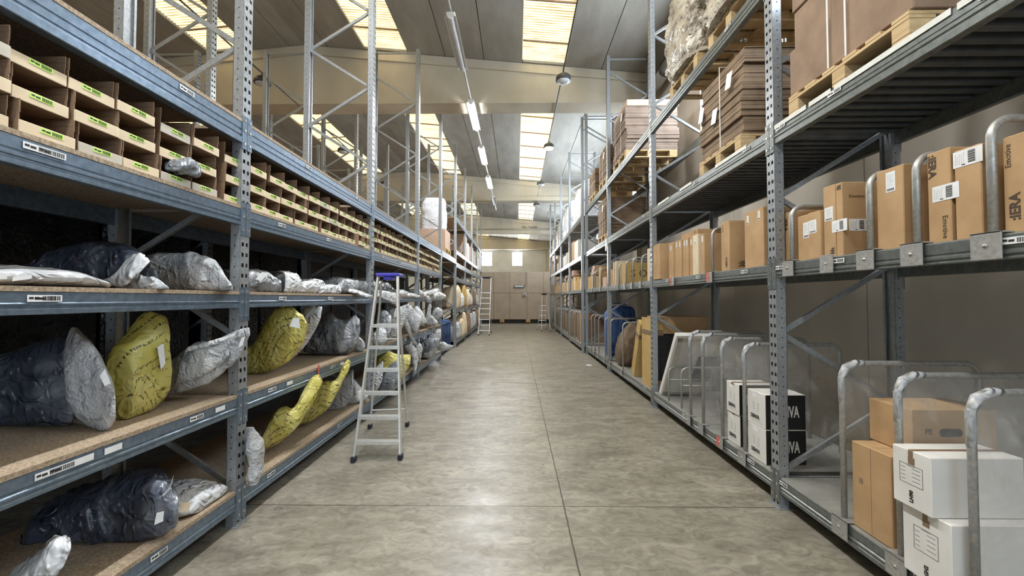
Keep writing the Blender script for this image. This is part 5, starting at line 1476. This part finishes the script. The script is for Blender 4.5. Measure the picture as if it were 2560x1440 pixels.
# blue tubular cart parked between the left racks
t = empty('blue_cart', (-2.3, 12.3, 0), 'blue tubular cart with rounded rails parked between the two left racks', 'cart')
for k in range(8):
    yy = 11.15 + k * .21
    b = MB(); pts = [(0, 0, .12), (0, 0, .86)] + [(-.07 + .07 * math.cos(a * PI / 12), 0, .86 + .07 * math.sin(a * PI / 12)) for a in range(1, 7)] + [(-.5, 0, .93)] + [(-.5 - .07 * math.sin(a * PI / 12), 0, .86 + .07 * math.cos(a * PI / 12)) for a in range(1, 7)] + [(-.57, 0, .12)]
    b.tube(pts, .016, 8); b.build('rail_hoop', M['blue_paint'], t, (-2.06, yy, 0))
for z in (.14, .88):
    b = MB(); b.tube([(-2.06, 11.1, z), (-2.06, 12.68, z)], .014, 8); b.tube([(-2.63, 11.1, z), (-2.63, 12.68, z)], .014, 8)
    b.v = [(p[0] + 2.06, p[1] - 11.1, p[2]) for p in b.v]; b.build('long_rail', M['blue_paint'], t, (-2.06, 11.1, 0))
b = MB(); b.cbox(-2.64, 11.1, .1, -2.05, 12.68, .13, .003); b.v = [(p[0] + 2.3, p[1] - 12.3, p[2]) for p in b.v]; b.build('base_tray', M['blue_paint'], t, (-2.3, 12.3, 0))
for x in (-2.58, -2.1):
    for yy in (11.2, 12.58):
        b = MB(); b.tube([(-.015, 0, .05), (.015, 0, .05)], .05, 14); b.box(-.012, -.012, .05, .012, .012, .1); b.build('caster', M['navy_pl'], t, (x, yy, 0))

# ------------------------------------------------------------------ ladders
def ladder(label, fl, fr, rl, rr, top_l, top_r, rungs, zr0, dz, top='blue_pl', trim=True, rearbar=True, rtop=None, rail=.022, plat=None):
    fl, fr, rl, rr, tl, tr = [Vector(p) for p in (fl, fr, rl, rr, top_l, top_r)]
    c = (fl + fr + rl + rr) / 4; c.z = 0
    t = empty('step_ladder', c, label, 'ladder')
    def bar(nm, a, b_, w_, d_, mt='alu'):
        a, b_ = Vector(a), Vector(b_); u = (b_ - a).normalized(); s = Vector((1, 0, 0)); s = (s - u * s.dot(u)).normalized(); v = u.cross(s)
        m4 = Matrix(((s.x, v.x, u.x, 0), (s.y, v.y, u.y, 0), (s.z, v.z, u.z, 0), (0, 0, 0, 1)))
        m_ = MB(); m_.cbox(-w_ / 2, -d_ / 2, 0, w_ / 2, d_ / 2, (b_ - a).length, min(.004, w_ / 5, d_ / 5), 0, m4)
        return m_.build(nm, M[mt], t, a)
    bar('front_rail', fl, tl, rail, .052); bar('front_rail', fr, tr, rail, .052)
    rz = rtop or tl.z - .06
    kl = tl + Vector((.02, .05, 0)); kr = tr + Vector((-.02, .05, 0)); kl.z = kr.z = rz
    bar('rear_leg', rl, kl, rail * .9, .03); bar('rear_leg', rr, kr, rail * .9, .03)
    for k in range(rungs):
        z = zr0 + dz * k
        f1 = (z - fl.z) / (tl.z - fl.z); a = fl.lerp(tl, f1); b_ = fr.lerp(tr, f1)
        dd = .085
        if plat is not None and k == plat: dd = .24
        m_ = MB(); L = b_ - a
        m_.cbox(0, -.03, -.028, L.x, -.03 + dd, -.0, .004); m_.box(0, -.034, -.03, L.x, -.028, .004)
        m_.build('step', M['alu'], t, a)
    for p in (fl, fr, rl, rr):
        m_ = MB(); m_.cbox(-.022, -.034, 0, .022, .034, .055, .006); m_.build('rubber_foot', M['navy_pl'], t, (p.x, p.y, 0))
    m_ = MB(); L = tr - tl
    m_.cbox(-.02, -.05, -.012, L.x + .02, .17, .022, .008); m_.cbox(.06, -.02, -.055, L.x - .06, .14, -.012, .008)
    m_.build('top_tray', M[top], t, tl)
    if rearbar:
        f1 = .13; a = rl.lerp(kl, f1); b_ = rr.lerp(kr, f1); bar('rear_brace', a, b_, .024, .012)
        f1 = .62; a = rl.lerp(kl, f1); b_ = rr.lerp(kr, f1); bar('rear_brace', a, b_, .024, .012)
    return t
q = lambda px, py: onZ(px, py, 0)
tl, tr = onY(946, 686, 4.62), onY(994, 686, 4.62)
tl.z = tr.z = 1.865
ladder('aluminium step ladder with blue top tray standing beside the left rack', q(884, 1155), q(1001, 1149), q(925, 1071), q(1018, 1066), tl, tr, 6, .185, .2256, plat=5)
Yl = 17.65
def P3(px, Y, z): v = onY(px, 700, Y); return Vector((v.x, Y, z))
ladder('taller aluminium step ladder farther down the aisle by the far left rack', P3(1196, Yl, 0), P3(1223, Yl, 0), P3(1203, Yl + 1.15, 0), P3(1228, Yl + 1.15, 0), P3(1205, Yl + .62, 2.55), P3(1228, Yl + .62, 2.55), 8, .22, .235, top='navy_pl', plat=7)
ladder('small aluminium ladder near the end of the far right rack, seen from behind', P3(1343, 20.9, 0), P3(1364, 20.9, 0), P3(1354, 19.7, 0), P3(1376, 19.7, 0), P3(1354, 20.35, 1.82), P3(1367, 20.35, 1.82), 5, .25, .25, top='navy_pl')

# ------------------------------------------------------------------ lamps and services
LX, LZ_ = -1.07, 6.2
fx = [(7.24, 0), (10.15, 1), (12.97, 1), (16.0, 1), (19.0, 0), (4.3, 1), (1.4, 1), (-1.6, 1)]  # last three are unseen, added for overhead light near the camera
for i, (y, lit) in enumerate(fx):
    t = empty('ceiling_strip_light', (LX, y, LZ_), ['unlit strip light nearest the camera, hanging from the roof conduit', 'largest lit strip light, under the first roof beam', 'middle one of the three lit strip lights', 'farthest of the three lit strip lights', 'small unlit strip light farthest down the aisle', 'unseen lit strip light added before the unlit nearest one', 'unseen lit strip light added above the camera', 'unseen lit strip light added behind the camera'][i], 'strip light', 'strip lights over the aisle')
    b = MB(); b.cbox(-.075, -.78, .0, .075, .78, .06, .012); b.build('housing', M['lamp_white'], t, (LX, y, LZ_))
    b = MB(); pr = [(-.052, 0)] + [(.052 * math.cos(a), -.055 * math.sin(a)) for a in [PI - k * PI / 8 for k in range(1, 8)]] + [(.052, 0)]
    b.prism(pr, 'y', -.75, .75, 0, False); b.build('diffuser', M['tube' if lit else 'lamp_glass'], t, (LX, y, LZ_))
    for sg in (-1, 1):
        b = MB(); b.prism([(sg * .074, .004), (sg * .098, -.036), (sg * .094, -.038), (sg * .070, .0)], 'y', -.76, .76); b.build('glare_shield', M['lamp_white'], t, (LX, y, LZ_))  # side wings added to keep lamp light off the roof beam
    for yy in (-.77, .75):
        b = MB(); b.prism([(p[0] * 1.06, p[1] * 1.06) for p in pr], 'y', yy, yy + .02); b.build('end_cap', M['lamp_white'], t, (LX, y, LZ_))
b = MB(); b.tube([(LX, -4, LZ_ + .082), (LX, 21.3, LZ_ + .082)], .022, 8)
tag(b.build('conduit', M['zinc']), 'long conduit carrying the strip lights above the aisle', 'conduit')
b = MB(); b.tube([(.97, .25, LZ_ + .10), (.97, 24.5, LZ_ + .10)], .016, 8)
tag(b.build('conduit', M['lamp_grey']), 'long dark conduit carrying the bell lamps beside the rooflights', 'conduit')
def bell(x, y, lit, lb_, g):
    z = LZ_ + .085
    t = empty('pendant_lamp', (x, y, z), lb_, 'lamp', g)
    b = MB(); b.tube([(0, 0, .0), (0, 0, -.07)], .02, 10); b.build('stem', M['lamp_grey'], t, (x, y, z))
    b = MB(); b.lathe([(.0, -.06), (.09, -.07), (.15, -.12), (.165, -.2), (.16, -.21), (.13, -.21)], 24); b.build('housing', M['lamp_grey'], t, (x, y, z))
    b = MB(); b.lathe([(.135, -.205), (.12, -.235), (.07, -.255), (0, -.26)], 24); b.build('lens', M['bulb' if lit else 'lamp_glass'], t, (x, y, z))
for i, (y, lit) in enumerate(((8.26, 0), (12.0, 1), (15.9, 0), (19.5, 0))):
    bell(.97, y, lit, ['nearest dark bell lamp below the right rooflight', 'lit bell lamp, second from the camera', 'unlit bell lamp, third from the camera on the right conduit', 'farthest bell lamp on the right conduit'][i], 'bell lamps on the right conduit')
for i, y in enumerate((8.3, 12.25, 15.8)):
    bell(-5.3, y, 0, ['nearest bell lamp over the left racks', 'middle bell lamp over the left racks, against a rooflight', 'farthest bell lamp over the left racks'][i], 'bell lamps over the left racks')
b = MB(); b.tube([(-5.3, .25, LZ_ + .1), (-5.3, 20, LZ_ + .1)], .016, 8)
tag(b.build('conduit', M['lamp_grey']), 'dark conduit carrying the bell lamps over the left racks', 'conduit')
t = empty('mounted_air_duct', (3.2, 7.4, 6.5), 'grey round air duct running along the right wall above the racks', 'duct')
b = MB(); b.tube([(0, -3, 0), (0, 1.2, 0)], .13, 18); b.build('duct_run', M['zinc'], t, (3.2, 7.4, 6.5))
b = MB(); b.tube([(0, 1.2, 0), (0, 2.2, 0)], .13, 18); b.build('duct_run', M['zinc'], t, (3.2, 7.4, 6.5))
b = MB(); b.tube([(0, 1.15, 0), (0, 1.25, 0)], .145, 18); b.build('collar', M['lamp_grey'], t, (3.2, 7.4, 6.5))
p = onZ(1472, 913, 0)
b = MB(); b.prism([(.07 * math.cos(k * PI / 8), .09 * math.sin(k * PI / 8)) for k in range(16)], 'z', .0, .003)  # flat white disc lying on the floor
tag(b.build('white_disc', M['paper'], None, p), 'small white disc on the floor beside the right rack', 'paper')

# unseen black loads added in the second row so the shelves stay dark
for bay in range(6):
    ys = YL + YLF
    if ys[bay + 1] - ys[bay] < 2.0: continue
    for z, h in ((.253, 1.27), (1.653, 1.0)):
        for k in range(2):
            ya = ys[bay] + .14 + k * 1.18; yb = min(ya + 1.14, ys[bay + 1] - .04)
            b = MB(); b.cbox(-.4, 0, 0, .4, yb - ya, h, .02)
            tag(b.build('wrapped_load', M['shade_fill'], None, (-4.7, ya, z)), 'black load added deep behind the left bin rack to darken its shelves', 'wrapped pallet load', 'black loads added to darken the second row')
bm3 = [o for o in SC.objects if o.name.startswith('beam') and o.get('kind') == 'structure'][3]
p = onY(1324, 569, 29.4)
WL[bm3.name] = Vector((0, 0, 0))
letter(bm3, 'PD-T6090', .26, 'ink_brown', (p.x, 29.4, p.z), 'Y', .004)
b = MB(); b.tube([(-3.0, 29.31, ZB + .28), (2.9, 29.31, ZB + .28)], .03, 8)
tag(b.build('conduit', M['zinc']), 'straight pipe along the bottom of the last roof beam before the end wall', 'pipe')
# ------------------------------------------------------------------ world and render look
w = bpy.data.worlds.new('world'); SC.world = w; w.use_nodes = True
w.node_tree.nodes['Background'].inputs[0].default_value = (0.6, 0.75, 1.0, 1)
w.node_tree.nodes['Background'].inputs[1].default_value = 0.3
SC.view_settings.view_transform = 'Standard'
SC.view_settings.look = 'None'
SC.view_settings.gamma = 1.0
SC.view_settings.use_curve_mapping = False
SC.view_settings.exposure = 0.98
SC.cycles.max_bounces = 7
SC.cycles.diffuse_bounces = 4
SC.cycles.glossy_bounces = 2
SC.cycles.transparent_max_bounces = 16
SC.cycles.caustics_reflective = False
SC.cycles.caustics_refractive = False
SC.cycles.use_denoising = True
SC.cycles.sample_clamp_indirect = 4.0
SC.cycles.use_adaptive_sampling = True
SC.cycles.adaptive_threshold = 0.02
